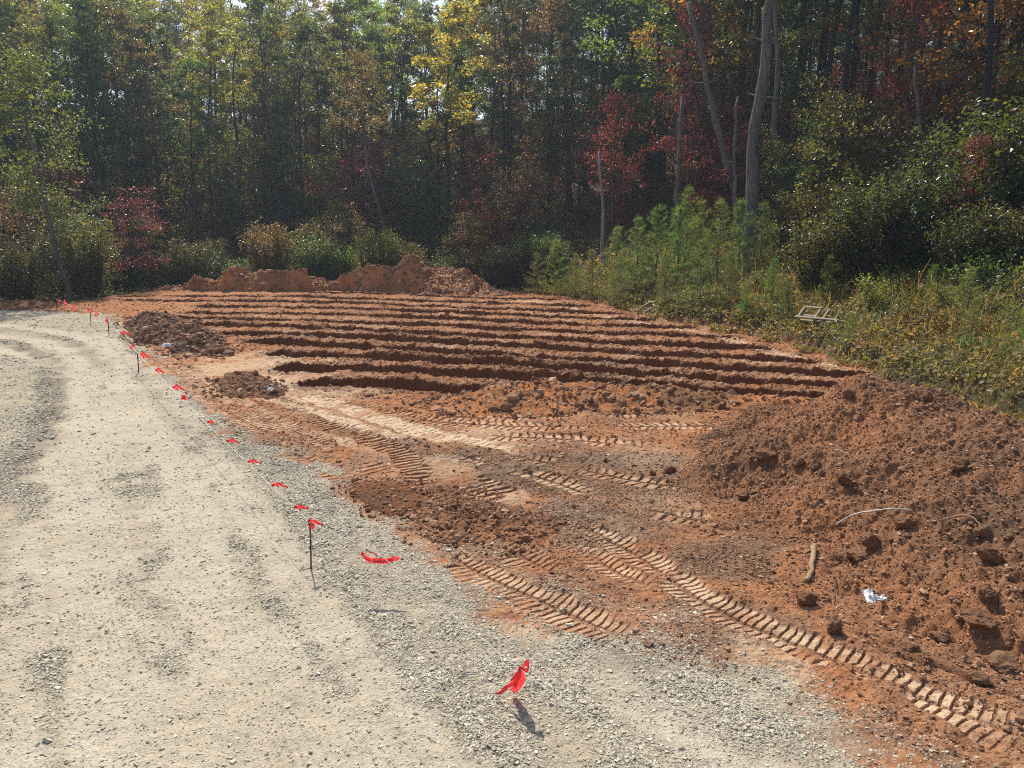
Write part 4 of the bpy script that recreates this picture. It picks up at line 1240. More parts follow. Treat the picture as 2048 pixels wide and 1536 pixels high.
def hardwood(seed, H, cb, R, nclump, nleaf, leaf, r0, lean=(0, 0), fork=0.0, top_bare=False, clump_r=(0.8, 1.5)):
    rng = np.random.default_rng(seed)
    sp = Soup()
    n = 16
    zz = np.linspace(-0.4, H * 0.97, n)
    wob = np.cumsum(rng.normal(0, 0.012 * H, (n, 2)), 0) * (zz / H)[:, None]
    T = np.stack([lean[0] * zz / H + wob[:, 0] * 0.6, lean[1] * zz / H + wob[:, 1] * 0.6, zz], -1)
    rad = r0 * np.clip(1.0 - zz / H, 0.04, 1) ** 0.8 * (1 + 0.55 * np.exp(-np.maximum(zz, 0) / (0.04 * H)))
    sp.add(*tube(T, rad, 8, False))
    def trunk_at(z):
        return np.array([np.interp(z, T[:, 2], T[:, 0]), np.interp(z, T[:, 2], T[:, 1]), z])
    C = []; 
    for k in range(nclump):
        u = (k + rng.uniform(0, 1)) / nclump
        z = cb + (H - cb) * u
        prof = R * (0.35 + 0.65 * math.sin(math.pi * min(1, 0.18 + 0.8 * u)) ) * (1.0 if u < 0.8 else 1 - (u - 0.8) * 2.6)
        a = k * 2.399 + rng.normal(0, 0.5)
        rr = prof * (0.35 + 0.65 * rng.uniform(0, 1) ** 0.6)
        c = trunk_at(min(z, H * 0.97)) + np.array([math.cos(a) * rr, math.sin(a) * rr, rng.normal(0, 0.3)])
        zb = max(cb * 0.8, z - rr * rng.uniform(0.35, 0.8))
        b0 = trunk_at(zb)
        rb = np.interp(zb, zz, rad) * 0.42
        ln = bent_line(b0, c, rng, 6, 0.12)
        sp.add(*tube(ln, np.linspace(rb, max(0.012, rb * 0.15), 6), 5, False))
        for _ in range(2):
            e = c + rng.normal(0, 0.6, 3)
            q0 = ln[rng.integers(2, 5)]
            sp.add(*tube(bent_line(q0, e, rng, 4, 0.1), np.linspace(rb * 0.4, 0.01, 4), 4, False))
        C.append(c)
    # bare dead stubs low on the trunk
    for k in range(5):
        z = rng.uniform(0.25, 1.0) * cb; b0 = trunk_at(z); a = rng.uniform(0, 6.28)
        sp.add(*tube(bent_line(b0, b0 + np.array([math.cos(a), math.sin(a), rng.uniform(-0.2, 0.4)]) * rng.uniform(0.4, 1.6), rng, 4, 0.1), np.linspace(r0 * 0.14, 0.008, 4), 4, False))
    trunk = sp.mesh('trunk', M['bark'], True)
    per = max(1, nleaf // max(1, nclump)); L = []
    for c in C:
        m = int(per * rng.uniform(0.4, 1.6)); s = rng.uniform(*clump_r)
        for q in range(3):
            cc = c + rng.normal(0, s * 0.55, 3) * np.array([1, 1, 0.6])
            d = rng.normal(0, 1, (m // 3 + 1, 3)); d /= np.linalg.norm(d, axis=1)[:, None]
            L.append(cc + d * (s * rng.uniform(0.15, 1, (len(d), 1)) ** 0.6) * np.array([0.8, 0.8, 0.5]))
    L = np.vstack(L)
    V, F = leaf_quads(L, leaf, rng)
    crown = mesh_np('crown', V, F, M['leaf'])
    return trunk, crown

def conifer(seed, H, cb, R, nwh, leaf_n, needle, r0, width=0.012, droop=0.1, upsweep=0.35, pyramid=1.0):
    """pine: whorls of branches with needle tufts"""
    rng = np.random.default_rng(seed)
    sp = Soup(); zz = np.linspace(-0.15, H * 0.98, 10)
    T = np.stack([np.cumsum(rng.normal(0, 0.006 * H, 10)), np.cumsum(rng.normal(0, 0.006 * H, 10)), zz], -1)
    sp.add(*tube(T, r0 * np.clip(1 - zz / H, 0.06, 1), 6, False))
    def tr(z): return np.array([np.interp(z, zz, T[:, 0]), np.interp(z, zz, T[:, 1]), z])
    tips = []; dirs = []
    for w in range(nwh):
        u = w / max(1, nwh - 1)
        z = cb + (H * 0.93 - cb) * u
        nb = rng.integers(4, 7)
        for b in range(nb):
            a = rng.uniform(0, 6.283)
            L = R * ((1 - u) ** pyramid * 0.9 + 0.12) * rng.uniform(0.6, 1.15)
            d = np.array([math.cos(a), math.sin(a), upsweep + 0.5 * u - droop])
            e = tr(z) + d * L
            ln = bent_line(tr(z), e, rng, 5, 0.08)
            sp.add(*tube(ln, np.linspace(max(0.006, r0 * 0.22 * (1 - u * 0.6)), 0.004, 5), 4, False))
            for q in np.linspace(0.25, 1.0, max(3, int(L / (needle * 0.75)) + 1)):
                p = ln[0] + (ln[-1] - ln[0]) * q + rng.normal(0, 0.06 * L, 3)
                tips.append(p); dirs.append(d / np.linalg.norm(d))
    tips.append(tr(H * 0.98)); dirs.append(np.array([0, 0, 1.0]))
    tips = np.array(tips); dirs = np.array(dirs)
    k = leaf_n
    P = np.repeat(tips, k, 0); D = np.repeat(dirs, k, 0)
    n = len(P)
    N = rng.normal(0, 0.75, (n, 3)) + D * 0.7 + np.array([0, 0, 0.25]); N /= np.linalg.norm(N, axis=1)[:, None]
    S = np.cross(N, rng.normal(0, 1, (n, 3))); S /= np.linalg.norm(S, axis=1)[:, None]
    ln = needle * rng.uniform(0.6, 1.25, (n, 1))
    V = np.stack([P - S * width * 0.5, P + S * width * 0.5, P + N * ln + S * width * 0.2, P + N * ln - S * width * 0.2], 1).reshape(-1, 3)
    F = np.arange(4 * n).reshape(-1, 4)
    return sp.mesh('trunk', M['bark'], True), mesh_np('crown', V, F, M['needle'])

def shrub(seed, H, R, nst, nleaf, leaf, dome=0.8):
    rng = np.random.default_rng(seed); sp = Soup(); L = []
    for k in range(nst):
        a = rng.uniform(0, 6.283); rr = R * rng.uniform(0.1, 0.9) ** 0.7
        h = H * (1 - dome * 0.5 * (rr / R) ** 2) * rng.uniform(0.65, 1.0)
        e = np.array([math.cos(a) * rr, math.sin(a) * rr, h])
        b0 = np.array([math.cos(a) * rr * 0.2, math.sin(a) * rr * 0.2, -0.1])
        ln = bent_line(b0, e, rng, 6, 0.12)
        sp.add(*tube(ln, np.linspace(0.012 + 0.006 * H, 0.005, 6), 4, False))
        m = nleaf // nst
        u = rng.uniform(0.18, 1.05, (m, 1))
        idx = np.clip((u[:, 0] * 5).astype(int), 0, 4); fr = u[:, 0] * 5 - idx
        pts = ln[idx] * (1 - fr)[:, None] + ln[idx + 1] * fr[:, None]
        L.append(pts + rng.normal(0, 1, (m, 3)) * np.array([0.16, 0.16, 0.12]) * (0.6 + 0.28 * R))
    V, F = leaf_quads(np.vstack(L), leaf, rng, 0.5)
    return sp.mesh('stems', M['bark'], True), mesh_np('foliage', V, F, M['leaf'])

TALL = [hardwood(11, 24, 11, 3.4, 34, 5200, 0.155, 0.24, clump_r=(0.6, 1.1)), hardwood(12, 25, 13.5, 3.0, 28, 4300, 0.155, 0.22, (0.8, 0.3), clump_r=(0.6, 1.1)),
        hardwood(13, 23, 9.5, 3.8, 38, 5800, 0.15, 0.2, (-0.6, 0.2), clump_r=(0.6, 1.1)), hardwood(14, 26, 15, 2.9, 26, 4000, 0.16, 0.27, (0.3, 0.5), clump_r=(0.6, 1.1)),
        hardwood(15, 22, 8, 3.2, 34, 5000, 0.145, 0.15, (0.5, -0.5), clump_r=(0.6, 1.1)), hardwood(16, 24, 16, 2.4, 18, 2600, 0.15, 0.25, (0.9, 0.2), clump_r=(0.5, 1.0)), hardwood(17, 22, 14, 2.2, 16, 2200, 0.15, 0.21, (-0.9, 0.4), clump_r=(0.5, 1.0))]
TALLH = [24, 25, 23, 26, 22, 24, 22]
MID = [hardwood(21, 10, 2.2, 2.4, 30, 6000, 0.085, 0.075, (0.4, 0), clump_r=(0.6, 1.3)), hardwood(22, 9, 3.0, 2.2, 26, 4200, 0.088, 0.065, (-0.5, 0.2), clump_r=(0.6, 1.2)),
       hardwood(23, 12, 3.5, 2.6, 32, 7000, 0.095, 0.09, (0.2, 0.4), clump_r=(0.6, 1.4)), hardwood(24, 8, 1.2, 2.3, 30, 6500, 0.078, 0.065, (0.1, 0.3), clump_r=(0.5, 1.2))]
PINE = [conifer(31, 20, 5, 3.0, 22, 16, 0.42, 0.2, 0.035, 0.15, 0.15, 0.7), conifer(32, 14, 1.5, 2.4, 20, 16, 0.36, 0.15, 0.032, 0.2, 0.1, 0.8)]
SAP = [conifer(41, 3.4, 0.25, 1.05, 13, 14, 0.17, 0.035, 0.010), conifer(42, 2.6, 0.2, 0.8, 11, 14, 0.16, 0.03, 0.010), conifer(43, 4.3, 0.5, 1.25, 15, 14, 0.18, 0.045, 0.011)]
BUSH = [shrub(51, 1.7, 1.3, 18, 1500, 0.07, 0.3), shrub(52, 2.4, 1.2, 16, 1500, 0.08, 0.3), shrub(53, 1.2, 1.2, 18, 1200, 0.06, 0.3)]
BIGBUSH = [shrub(61, 4.6, 2.2, 48, 9500, 0.085, 0.35), shrub(62, 5.6, 2.1, 48, 10500, 0.085, 0.4)]
SNAG = []
def snag(seed, H, r0, lean=(0, 0), stubs=6, rt=0.6):
    rng = np.random.default_rng(seed); sp = Soup(); n = 14
    zz = np.linspace(-0.3, H, n)
    P = np.stack([lean[0] * zz / H, lean[1] * zz / H, zz], -1) + np.cumsum(rng.normal(0, 0.008 * H, (n, 3)), 0) * np.array([1, 1, 0])
    sp.add(*tube(P, np.linspace(r0 * 1.1, r0 * rt, n) * (1 + 0.09 * rng.normal(0, 1, n)), 10))
    for k in range(stubs):
        i = rng.integers(n // 2, n - 1); a = rng.uniform(0, 6.28)
        sp.add(*tube(bent_line(P[i], P[i] + np.array([math.cos(a), math.sin(a), rng.uniform(0, 0.7)]) * rng.uniform(0.3, 1.2), rng, 4, 0.1), np.linspace(r0 * 0.25, 0.01, 4), 4, False))
    return sp.mesh('trunk', M['bark'], True)

GREEN = (0.055, 0.08, 0.036); MIDG = (0.08, 0.108, 0.042); YG = (0.165, 0.185, 0.048); YEL = (0.24, 0.225, 0.065); ORG = (0.19, 0.10, 0.035)
RED = (0.125, 0.03, 0.042); BRN = (0.10, 0.078, 0.046); OLIVE = (0.095, 0.098, 0.045); PINEC = (0.03, 0.055, 0.028); SAPC = (0.165, 0.23, 0.09); DRED = (0.11, 0.036, 0.052)
BK = (0.028, 0.024, 0.022); BKG = (0.14, 0.125, 0.11); BKL = (0.26, 0.24, 0.21)
def plant(kind, proto, loc, rz, scale, col, label, cat, group=None, bark=BK, sz=None, names=('trunk', 'crown')):
    t = thing(kind, loc, label, cat, group, rz, 1.0)
    t.scale = (scale, scale, scale if sz is None else sz)
    a = link(names[0], proto[0], t); a.color = (*bark, 1)
    if len(proto) > 1:
        b = link(names[1], proto[1], t); b.color = (*col, 1)
    return t

SHD = np.array([-SUNV[0], -SUNV[1]]) / math.hypot(SUNV[0], SUNV[1])
TANE = math.tan(SUN_EL)
def room(x, y):
    """height a crown may have here without shading the sunlit clearing"""
    ts = np.arange(0.5, 40, 0.5)
    sd = signed_dist(CLEAR, x + SHD[0] * ts, y + SHD[1] * ts)
    yy = y + SHD[1] * ts; xx = x + SHD[0] * ts
    hit = np.nonzero(((sd > 0.3) & (yy < 51.5)) | ((sd > -8.5) & (xx > 0) & (yy < 47) & (yy > 12)))[0]
    L = ts[hit[0]] - 1.5 if len(hit) else 40
    return L * TANE

rnd = random.Random(77)
PLACED = []
for _p in (G(1624, 690), G(1300, 632)):
    PLACED += [(_p[0] + 0.3 + a, _p[1] + 0.35 + b) for a in (-0.7, 0, 0.7) for b in (-1.2, -0.6, 0, 0.6)]
def free(x, y, dmin):
    return all((x - a) ** 2 + (y - b) ** 2 > dmin * dmin for a, b in PLACED)
def foot(px, Y, py=430):
    p = at_y(px, py, Y); return p[0], Y
# --- trees one can single out
FEAT = [
    # px, py, Y, proto, height, width scale, crown colour, bark, kind, label, category
    (178, 300, 62, TALL[0], 25, 1.0, MIDG, BK, 'hardwood_tree', 'tall slender dark trunked tree at the far left behind the berm', 'tree'),
    (208, 420, 57, TALL[1], 23, 0.9, OLIVE, BK, 'hardwood_tree', 'straight dark tree left of the long far mound, rising beside the red saplings', 'tree'),
    (265, 420, 66, TALL[4], 24, 0.9, GREEN, BK, 'hardwood_tree', 'dark tree standing behind the left end of the far mound', 'tree'),
    (422, 420, 66, TALL[2], 23, 0.85, YG, BK, 'hardwood_tree', 'yellow green tree above the left third of the far mound', 'tree'),
    (520, 350, 66, TALL[1], 25, 0.9, MIDG, BK, 'hardwood_tree', 'straight tree with bare side limbs above the middle left of the far mound', 'tree'),
    (722, 350, 66, TALL[0], 24, 1.0, GREEN, BK, 'hardwood_tree', 'thick dark tree directly behind the peak of the far mound', 'tree'),
    (1095, 300, 64, TALL[3], 26, 1.15, GREEN, BK, 'hardwood_tree', 'big dark leaning tree right of the far mound', 'tree'),
    (1175, 200, 68, TALL[3], 26, 1.0, OLIVE, BK, 'hardwood_tree', 'dark tree close to the right of the big leaning tree', 'tree'),
    (1252, 200, 66, TALL[1], 26, 1.0, GREEN, BK, 'hardwood_tree', 'straight dark trunk rising behind the young pines', 'tree'),
    (1440, 200, 56, TALL[3], 24, 0.9, MIDG, BK, 'hardwood_tree', 'dark trunk just left of the big grey trunk on the right', 'tree'),
    (1640, 120, 52, TALL[3], 24, 1.0, GREEN, BK, 'hardwood_tree', 'dark trunk right of the big grey trunk, deep in the wood', 'tree'),
    (885, 150, 54, TALL[3], 23.5, 1.15, YEL, BK, 'autumn_tree', 'bright yellow tree standing behind the right end of the far mound', 'tree'),
    (1390, 120, 49, MID[1], 14.5, 0.62, RED, BKG, 'autumn_tree', 'tall crimson tree left of the big grey trunk', 'tree'),
    (1230, 250, 52, MID[1], 10.5, 0.65, RED, BKG, 'autumn_tree', 'thin red tree above the young pines', 'tree'),
    (970, 330, 57, MID[1], 8.5, 1.0, DRED, BK, 'autumn_tree', 'low dull red tree right of the far mound', 'tree'),
    (740, 230, 63, MID[2], 13, 1.2, DRED, BKG, 'autumn_tree', 'wine red tree behind the peak of the far mound', 'tree'),
    (560, 150, 68, MID[2], 17, 0.9, DRED, BK, 'autumn_tree', 'narrow red tree behind the middle of the far mound', 'tree'),
    (120, 300, 53, MID[1], 10.5, 1.2, DRED, BK, 'autumn_tree', 'dull red tree at the far left above the gravel end', 'tree'),
    (30, 380, 50, MID[0], 9, 1.1, BRN, BK, 'autumn_tree', 'brownish tree at the left frame edge above the berm', 'tree'),
    (1990, 60, 34, MID[2], 13.5, 1.2, ORG, BK, 'autumn_tree', 'orange tree in the upper right corner', 'tree'),
    (1830, 150, 38, MID[1], 11, 1.0, RED, BKG, 'autumn_tree', 'small red tree with pale bare branches at the right', 'tree'),
    (1960, 300, 26.5, MID[1], 5.0, 0.7, DRED, BK, 'autumn_tree', 'low red sapling inside the right hand thicket', 'tree'),
    (850, 330, 58, PINE[1], 13.5, 1.1, PINEC, BK, 'pine_tree', 'dark evergreen behind the right half of the far mound', 'tree'),
    (460, 400, 60, PINE[1], 12, 0.9, PINEC, BK, 'pine_tree', 'dark evergreen behind the left half of the far mound', 'tree'),
    (1040, 100, 68, PINE[0], 24, 1.1, PINEC, BK, 'pine_tree', 'tall feathery dark pine right of the yellow tree', 'tree'),
    (520, 100, 75, PINE[0], 26, 1.0, PINEC, BK, 'pine_tree', 'tall dark pine at the top left behind the mound', 'tree'),
    (290, 450, 55, PINE[1], 9, 1.0, PINEC, BK, 'pine_tree', 'low dark evergreen at the left end of the far mound', 'tree'),
    (1690, 230, 36, MID[3], 7.5, 1.1, OLIVE, BK, 'understory_tree', 'olive green small tree between the big grey trunk and the right thicket', 'tree'),
    (1560, 300, 40, MID[3], 6, 0.9, GREEN, BK, 'understory_tree', 'dark small tree just right of the big grey trunk', 'tree'),
]
NATH = {id(p): h for p, h in zip([TALL[5], TALL[6], TALL[0], TALL[1], TALL[2], TALL[3], TALL[4], MID[0], MID[1], MID[2], MID[3], PINE[0], PINE[1]], [24, 22, 24, 25, 23, 26, 22, 10, 9, 12, 8, 20, 14])}
for q, (px, py, Y, pr, H, ws, col, bk, kind, lab, cat) in enumerate(FEAT):
    if H > 18 and px < 1400: Y += 9
    elif Y > 55: Y += 6
    x, y = at_y(px, py, Y)[:2]
    z = ground(np.array([x]), np.array([y]), False)[0][0]
    if Y > 60: H = H * 1.0 + 0.6
    s = H / NATH[id(pr)]
    plant(kind, pr, (x, y, z - 0.1), rnd.uniform(-0.5, 0.5), s * ws, col, lab, cat, 'single trees at the edge of the wood', bk, sz=s)
    PLACED.append((x, y))
# --- big grey trunk and pale snags
def place_snag(px0, py0, px1, py1, Y, w, col, lab, kind, cat, crown=None, seed=1, broken=True):
    a = at_y(px0, py0, Y); b = at_y(px1, py1, Y)
    zg = ground(np.array([a[0]]), np.array([Y]), False)[0][0]
    k = (zg - a[2]) / (b[2] - a[2])
    bx = a[0] + (b[0] - a[0]) * k
    H = b[2] - zg
    me = snag(seed, H, 0.5 * w / FPX * Y * 1.15, (b[0] - bx, 0.0), 8 if broken else 14, 0.55)
    t = thing(kind, (bx, Y, zg - 0.05), lab, cat, 'pale bare trunks at the edge of the wood')
    o = link('trunk', me, t); o.color = (*col, 1)
    if crown is not None:
        c = link('crown', crown[0], t, (b[0] - bx, 0, H - crown[2])); c.color = (*crown[1], 1)
    PLACED.append((bx, Y))
place_snag(1503, 430, 1552, -140, 38, 23, BKG, 'big pale grey trunk with a kink rising behind the young pines', 'bare_trunk', 'tree', None, 71, False)
place_snag(1565, 420, 1560, -60, 42, 11, BKG, 'thin straight grey trunk just right of the big grey trunk', 'bare_trunk', 'tree', None, 72)
place_snag(1359, 400, 1366, 190, 42, 10, BKG, 'pale broken snag behind the young pines, below the crimson tree', 'bare_trunk', 'tree', None, 73)
place_snag(1470, 430, 1467, 190, 41, 8, BKG, 'slim pale broken snag just left of the big grey trunk', 'bare_trunk', 'tree', None, 74)
place_snag(1478, 410, 1385, 0, 44, 13, BKG, 'grey trunk leaning left below the crimson tree', 'bare_trunk', 'tree', None, 75)
place_snag(136, 604, 40, 230, 42, 9, BKG, 'pale leaning trunk at the far left beside the berm', 'leaning_tree', 'tree', (MID[2][1], MIDG, 8.5), 76)
place_snag(787, 500, 722, 170, 60, 6, BKG, 'thin pale trunk leaning left behind the far mound', 'leaning_tree', 'tree', (MID[1][1], BRN, 6.5), 77)
place_snag(1207, 420, 1203, 300, 46, 7, BKL, 'thin pale stem standing left of the young pines', 'bare_trunk', 'tree', None, 78)
place_snag(1850, 260, 1835, 130, 36, 8, BKL, 'pale dead sapling in the right hand wood', 'bare_trunk', 'tree', None, 79)

SLIM = [(20, 61, 5, 22), (48, 58, 6, 20), (95, 60, 5, 21), (240, 63, 6, 21), (318, 64, 5, 22), (365, 66, 6, 22), (480, 64, 5, 22), (590, 64, 6, 21), (645, 65, 5, 22), (690, 67, 6, 22),
        (800, 65, 5, 23), (1010, 66, 6, 22), (1140, 66, 5, 24), (1205, 68, 6, 23), (1300, 66, 5, 23), (1330, 63, 6, 22), (1420, 62, 5, 23), (1600, 58, 6, 22), (1720, 54, 5, 22), (1780, 50, 6, 20), (1900, 50, 5, 22), (1945, 46, 6, 20)]
for q, (px, Y, i, H) in enumerate(SLIM):
    if px < 1250: Y += 7; H += 1
    x, y = at_y(px, 350, Y)[:2]
    z = ground(np.array([x]), np.array([y]), False)[0][0]
    s = H / TALLH[i]
    plant('slender_tree', TALL[i], (x, y, z - 0.1), q * 1.3, s, [MIDG, OLIVE, YG, GREEN][q % 4], 'slender dark trunked tree with a thin high crown along the front of the wood', 'tree', 'slender trees along the front of the wood', BK, s)
    PLACED.append((x, y))
# --- filler trees of the wood
def try_fill(n, xr, yr, dmin, fn, seed):
    rr = random.Random(seed); got = 0; tries = 0
    while got < n and tries < n * 40:
        tries += 1
        y = rr.uniform(*yr); x = rr.uniform(xr[0], xr[1])
        if abs(x) > 0.74 * y + 7: continue
        if signed_dist(CLEAR, np.array([x]), np.array([y]))[0] > -1.0: continue
        if not free(x, y, dmin): continue
        if fn(x, y, rr): got += 1; PLACED.append((x, y))
    return got
FL = 'slender leafy tree filling the hillside wood behind the clearing'
def fill_tall(x, y, rr):
    h = min(room(x, y), 27)
    if h < 15: return False
    z = ground(np.array([x]), np.array([y]), False)[0][0]
    if x > 5 and y < 45: h = min(h, 22)
    k = rr.random()
    left = x < -3
    if k < 0.13: pr = PINE[0]; col = PINEC; nh = 20
    else:
        i = rr.randrange(7); pr = TALL[i]; nh = TALLH[i]
        col = rr.choice([GREEN, MIDG, MIDG, YG, YG, OLIVE, YG] if left else [GREEN, GREEN, MIDG, OLIVE, YG, BRN, MIDG])
    H = min(h + max(0, -z) , 26) * rr.uniform(0.85, 1.0)
    s = H / nh
    plant('hardwood_tree' if pr is not PINE[0] else 'pine_tree', pr, (x, y, z - 0.1), rr.uniform(0, 6.28), s * rr.uniform(0.9, 1.2), tuple(c * rr.uniform(0.75, 1.3) for c in col),
          FL if pr is not PINE[0] else 'tall dark pine among the leafy trees of the hillside wood', 'tree', 'trees of the wood' if pr is not PINE[0] else 'pines of the wood', BK, s)
    return True
try_fill(85, (-62, 45), (56, 84), 3.2, fill_tall, 1)
try_fill(75, (-75, 62), (84, 112), 4.4, fill_tall, 2)
try_fill(90, (-95, 85), (112, 150), 5.0, fill_tall, 3)
try_fill(30, (10, 42), (30, 58), 3.0, fill_tall, 4)
def fill_mid(x, y, rr):
    h = room(x, y)
    if h < 3.5: return False
    if x > 0 and y < 56 and signed_dist(CLEAR, np.array([x]), np.array([y]))[0] > -9.0: return False
    H = min(h + 2.0, rr.uniform(4.0, 8.5))
    z = ground(np.array([x]), np.array([y]), False)[0][0]
    i = rr.randrange(4); pr = MID[i]; s = H / [10, 9, 12, 8][i]
    col = rr.choice([GREEN, GREEN, OLIVE, MIDG, BRN, GREEN, OLIVE, DRED])
    plant('understory_tree', pr, (x, y, z - 0.1), rr.uniform(0, 6.28), s * rr.uniform(1.0, 1.4), tuple(c * rr.uniform(0.7, 1.25) for c in col),
          'small understory tree in the shade at the edge of the wood', 'tree', 'understory trees of the wood', BK, s)
    return True
try_fill(38, (-46, 8), (42, 60), 2.6, fill_mid, 5)
try_fill(48, (8, 36), (24, 56), 2.2, fill_mid, 6)
def fill_back(x, y, rr):
    z = ground(np.array([x]), np.array([y]), False)[0][0]
    i = rr.randrange(4); pr = MID[i]; s = min(room(x, y) + 1.5, rr.uniform(7, 14)) / [10, 9, 12, 8][i]
    if s < 0.5: return False
    col = rr.choice([GREEN, OLIVE, MIDG, BRN, MIDG, YG, DRED])
    plant('understory_tree', pr, (x, y, z - 0.1), rr.uniform(0, 6.28), s * rr.uniform(0.9, 1.3), tuple(c * rr.uniform(0.75, 1.25) for c in col),
          'small understory tree half hidden among the trunks of the wood', 'tree', 'understory trees among the trunks', BK, s)
    return True
try_fill(75, (-50, 30), (66, 86), 2.2, fill_back, 18)
try_fill(70, (-60, 60), (80, 112), 3.0, fill_back, 8)
def fill_bush(x, y, rr):
    z = ground(np.array([x]), np.array([y]), False)[0][0]
    i = rr.randrange(2); pr = BIGBUSH[i]; s = rr.uniform(0.55, 0.95)
    col = rr.choice([GREEN, GREEN, OLIVE, MIDG])
    plant('shrub', pr, (x, y, z - 0.1), rr.uniform(0, 6.28), s, tuple(c * rr.uniform(0.7, 1.2) for c in col),
          'dense dark green shrub at the foot of the wood behind the mound', 'shrub', 'shrubs at the foot of the wood', BK, names=('stems', 'foliage'))
    return True
try_fill(60, (-40, 3), (40, 60), 1.8, fill_bush, 7)

# --- thicket on the right
THICK = [(1640, 470, 30, 0, 0.85, OLIVE, 'olive leafy thicket bush below the small olive tree'), (1750, 420, 29, 1, 0.95, MIDG, 'mid green leafy bush in the middle of the right thicket'),
         (1850, 480, 28, 0, 1.0, GREEN, 'dark leafy bush right of the middle of the right thicket'), (1900, 330, 30, 1, 1.15, MIDG, 'tall leafy bush topped with light leaves in the right thicket'),
         (1980, 420, 27, 0, 1.1, GREEN, 'dark leafy bush below the red sapling in the thicket'), (2040, 300, 27, 1, 1.25, MIDG, 'tall leafy bush at the right frame edge'),
         (1700, 520, 33, 0, 0.7, GREEN, 'dark low bush between the pines and the right thicket'), (1600, 460, 36, 1, 0.7, OLIVE, 'bush with yellowish leaves right of the big grey trunk'),
         (2030, 520, 24, 0, 0.7, OLIVE, 'low dark bush at the right frame edge under the thicket'), (1940, 540, 25, 0, 0.7, GREEN, 'low dark bush under the middle of the thicket')]
for px, py, Y, i, s, col, lab in THICK:
    x, y = at_y(px, py, Y)[:2]
    z = ground(np.array([x]), np.array([y]), False)[0][0]
    plant('shrub', BIGBUSH[i], (x, y, z - 0.1), px * 0.01, s * 0.92, tuple(c * 0.68 for c in col), lab, 'shrub', 'leafy bushes of the right hand thicket', BK, names=('stems', 'foliage'))
    PLACED.append((x, y))
# --- young pines on the bank: px, py of the base, Y, height
PINES = [(1075, 572, 46, 3.2), (1110, 580, 44, 4.2), (1150, 585, 43, 3.2), (1185, 590, 41, 3.6), (1230, 590, 40.5, 4.6), (1270, 596, 39, 5.0), (1310, 600, 38, 5.4), (1350, 604, 37, 5.2),
         (1392, 610, 36, 5.4), (1430, 612, 35.5, 5.2), (1470, 614, 35.5, 5.0), (1515, 612, 35, 4.6), (1370, 578, 42, 5.6), (1545, 590, 37, 3.6), (1240, 605, 37, 2.6), (1330, 622, 34, 2.4),
         (1400, 632, 32, 2.8), (1455, 640, 31, 2.3), (1575, 655, 27.5, 1.55), (1650, 640, 28, 1.9), (1540, 640, 30, 2.0), (1700, 715, 23, 0.9), (1925, 690, 21.5, 1.7), (1935, 740, 19.5, 1.2), (2044, 770, 17, 1.9), (1860, 620, 25, 1.3), (1490, 655, 29, 1.5), (1220, 610, 38, 1.8), (1150, 600, 42, 1.6)]
plab = {1575: 'small dark young pine standing alone above the nearer pallet', 1650: 'pale green young pine behind the nearer pallet', 1700: 'tiny young pine tuft right of the nearer pallet',
        2044: 'young pine tuft at the right frame edge', 1925: 'slim young pine among weeds on the right bank', 1935: 'short young pine in front of the slim one on the right bank', 1860: 'small young pine in the weeds below the thicket'}
for q, (px, py, Y, H) in enumerate(PINES):
    x = at_y(px, py, Y)[0]
    z = ground(np.array([x]), np.array([Y]), False)[0][0]
    i = q % 3; H = H * 0.78 if H > 3 else H; s = H / [3.4, 2.6, 4.3][i]
    c = tuple(k * rnd.uniform(0.75, 1.15) for k in SAPC)
    if px == 1575: c = (0.05, 0.11, 0.04)
    plant('young_pine', SAP[i], (x, Y, z - 0.05), rnd.uniform(0, 6.28), s * rnd.uniform(0.95, 1.2), c, plab.get(px, 'bright green young pine in the row along the right bank'), 'young pine', 'young pines on the right bank', BKG, s)
    PLACED.append((x, Y))
# --- low bushes on the bank
nb = 0
rb = random.Random(9)
for _ in range(4000):
    if nb >= 60: break
    y = rb.uniform(13.5, 44); x = rb.uniform(-1, 22)
    if abs(x) > 0.70 * y + 1: continue
    d = -signed_dist(CLEAR, np.array([x]), np.array([y]))[0]
    if d < 0.7 or d > 8.5: continue
    if rb.random() > (0.45 if d < 3 else 1): continue
    if not free(x, y, 0.75): continue
    z = ground(np.array([x]), np.array([y]), False)[0][0]
    i = rb.randrange(3); s = rb.uniform(0.35, 0.7) if d < 4 else rb.uniform(0.45, 0.95)
    col = rb.choice([OLIVE, MIDG, MIDG, (0.16, 0.15, 0.05), BRN, (0.2, 0.13, 0.045), GREEN, YG])
    plant('bank_bush', BUSH[i], (x, y, z - 0.05), rb.uniform(0, 6.28), s, tuple(c * rb.uniform(0.8, 1.25) for c in col),
          'low leafy bush among weeds on the sunny right bank', 'bush', 'low bushes on the right bank', BKG, names=('stems', 'foliage'))
    PLACED.append((x, y)); nb += 1

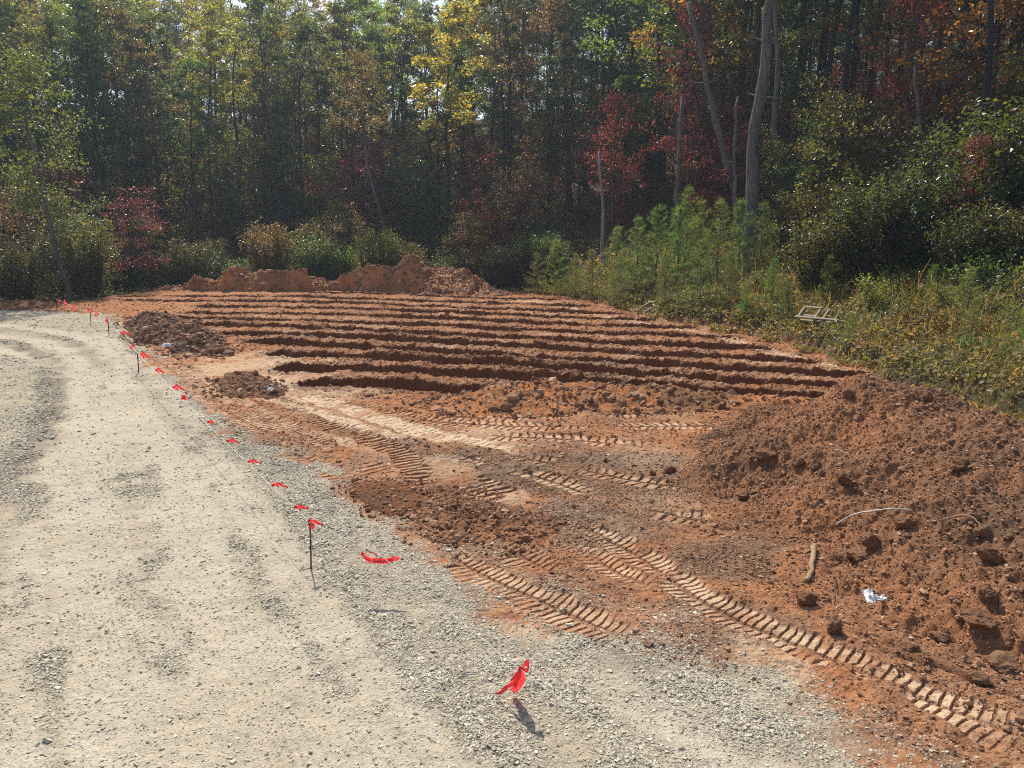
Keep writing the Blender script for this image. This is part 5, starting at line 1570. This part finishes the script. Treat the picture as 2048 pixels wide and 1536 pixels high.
# --- weeds and grass: uncountable
def weeds():
    rng = np.random.default_rng(21)
    n = 380000
    y = rng.uniform(12, 47, n); x = rng.uniform(-3, 24, n)
    z, cls, st, du, dk, dc, dg, wg = ground(x, y, False)
    d = -dc
    pr = np.where(cls == 2, sstep(-0.1, 0.5, d) * sstep(14, 8, d) * (0.5 + 0.5 * sstep(-0.5, 0.4, fbm(x, y, 1.4, 3, 77))), 0)
    pr = np.maximum(pr, np.where(cls == 1, 0.35 * sstep(1.2, 0.0, dc) * (x > 5) * (fbm(x, y, 0.8, 3, 78) > 0.1), 0))
    k = (rng.uniform(0, 1, n) < pr) & (np.abs(x) < 0.72 * y + 1)
    x, y, d = x[k], y[k], d[k]
    z = ground(x, y)[0]
    n = len(x)
    V = []; F = []
    tall = 0.2 + 0.5 * sstep(0.3, 4, d) * rng.uniform(0.2, 1, n)
    # blades
    m = int(n * 0.5)
    a = rng.uniform(0, 6.283, m); b = rng.uniform(0.1, 0.6, m)
    P = np.stack([x[:m], y[:m], z[:m]], -1)
    S = np.stack([np.cos(a), np.sin(a), 0 * a], -1); Dv = np.stack([-np.sin(a) * b, np.cos(a) * b, np.ones(m)], -1)
    h = tall[:m, None] * np.where(rng.uniform(0, 1, m) < 0.12, 2.0, 1.1)[:, None]; w = 0.007 * y[:m, None] / 15
    V1 = np.stack([P - S * w, P + S * w, P + Dv * h * 0.6 + S * w * 0.8, P + Dv * h * 0.6 - S * w * 0.8], 1)
    tip = P + Dv * h * np.array([1.5, 1.5, 1.0])
    V2 = np.stack([P + Dv * h * 0.6 - S * w * 0.8, P + Dv * h * 0.6 + S * w * 0.8, tip + S * w * 0.2, tip - S * w * 0.2], 1)
    VV = np.stack([V1[:, 0], V1[:, 1], V1[:, 2], V1[:, 3], V2[:, 2], V2[:, 3]], 1).reshape(-1, 3)
    o = np.arange(m)[:, None] * 6
    V.append(VV); F.append(np.vstack([o + np.array([[0, 1, 2, 3]]), o + np.array([[3, 2, 4, 5]])]))
    # broad weed leaves
    kx = np.repeat(np.arange(m, n), 3)
    C = np.stack([x[kx] + rng.normal(0, 0.08, len(kx)), y[kx] + rng.normal(0, 0.08, len(kx)), z[kx] + tall[kx] * rng.uniform(0.15, 1.0, len(kx))], -1)
    v2, f2 = leaf_quads(C, 0.06 * (0.6 + y[kx] / 40), rng, 0.6, 1.7)
    f2 = f2 + len(VV)
    Vall = np.vstack([VV, v2]); Fall = np.vstack(F + [f2])
    tag(link('bank_weeds', mesh_np('bank_weeds', Vall, Fall, M['weeds'])), kind='stuff')
weeds()
def floor_cover():
    rng = np.random.default_rng(22)
    n = 60000
    y = rng.uniform(37, 75, n); x = rng.uniform(-45, 20, n)
    z, cls, st, du, dk, dc, dg, wg = ground(x, y, False)
    k = (cls == 2) & (np.abs(x) < 0.72 * y + 3)
    x, y, z, d = x[k], y[k], z[k], -dc[k]
    C = np.stack([x, y, z + rng.uniform(0.02, 1.0, len(x)) ** 1.5 * 1.3 * sstep(0, 3, d)], -1)
    V, F = leaf_quads(C, 0.14, rng, 0.6, 1.5)
    tag(link('ground_cover', mesh_np('ground_cover', V, F, M['weeds'])), kind='stuff')
floor_cover()
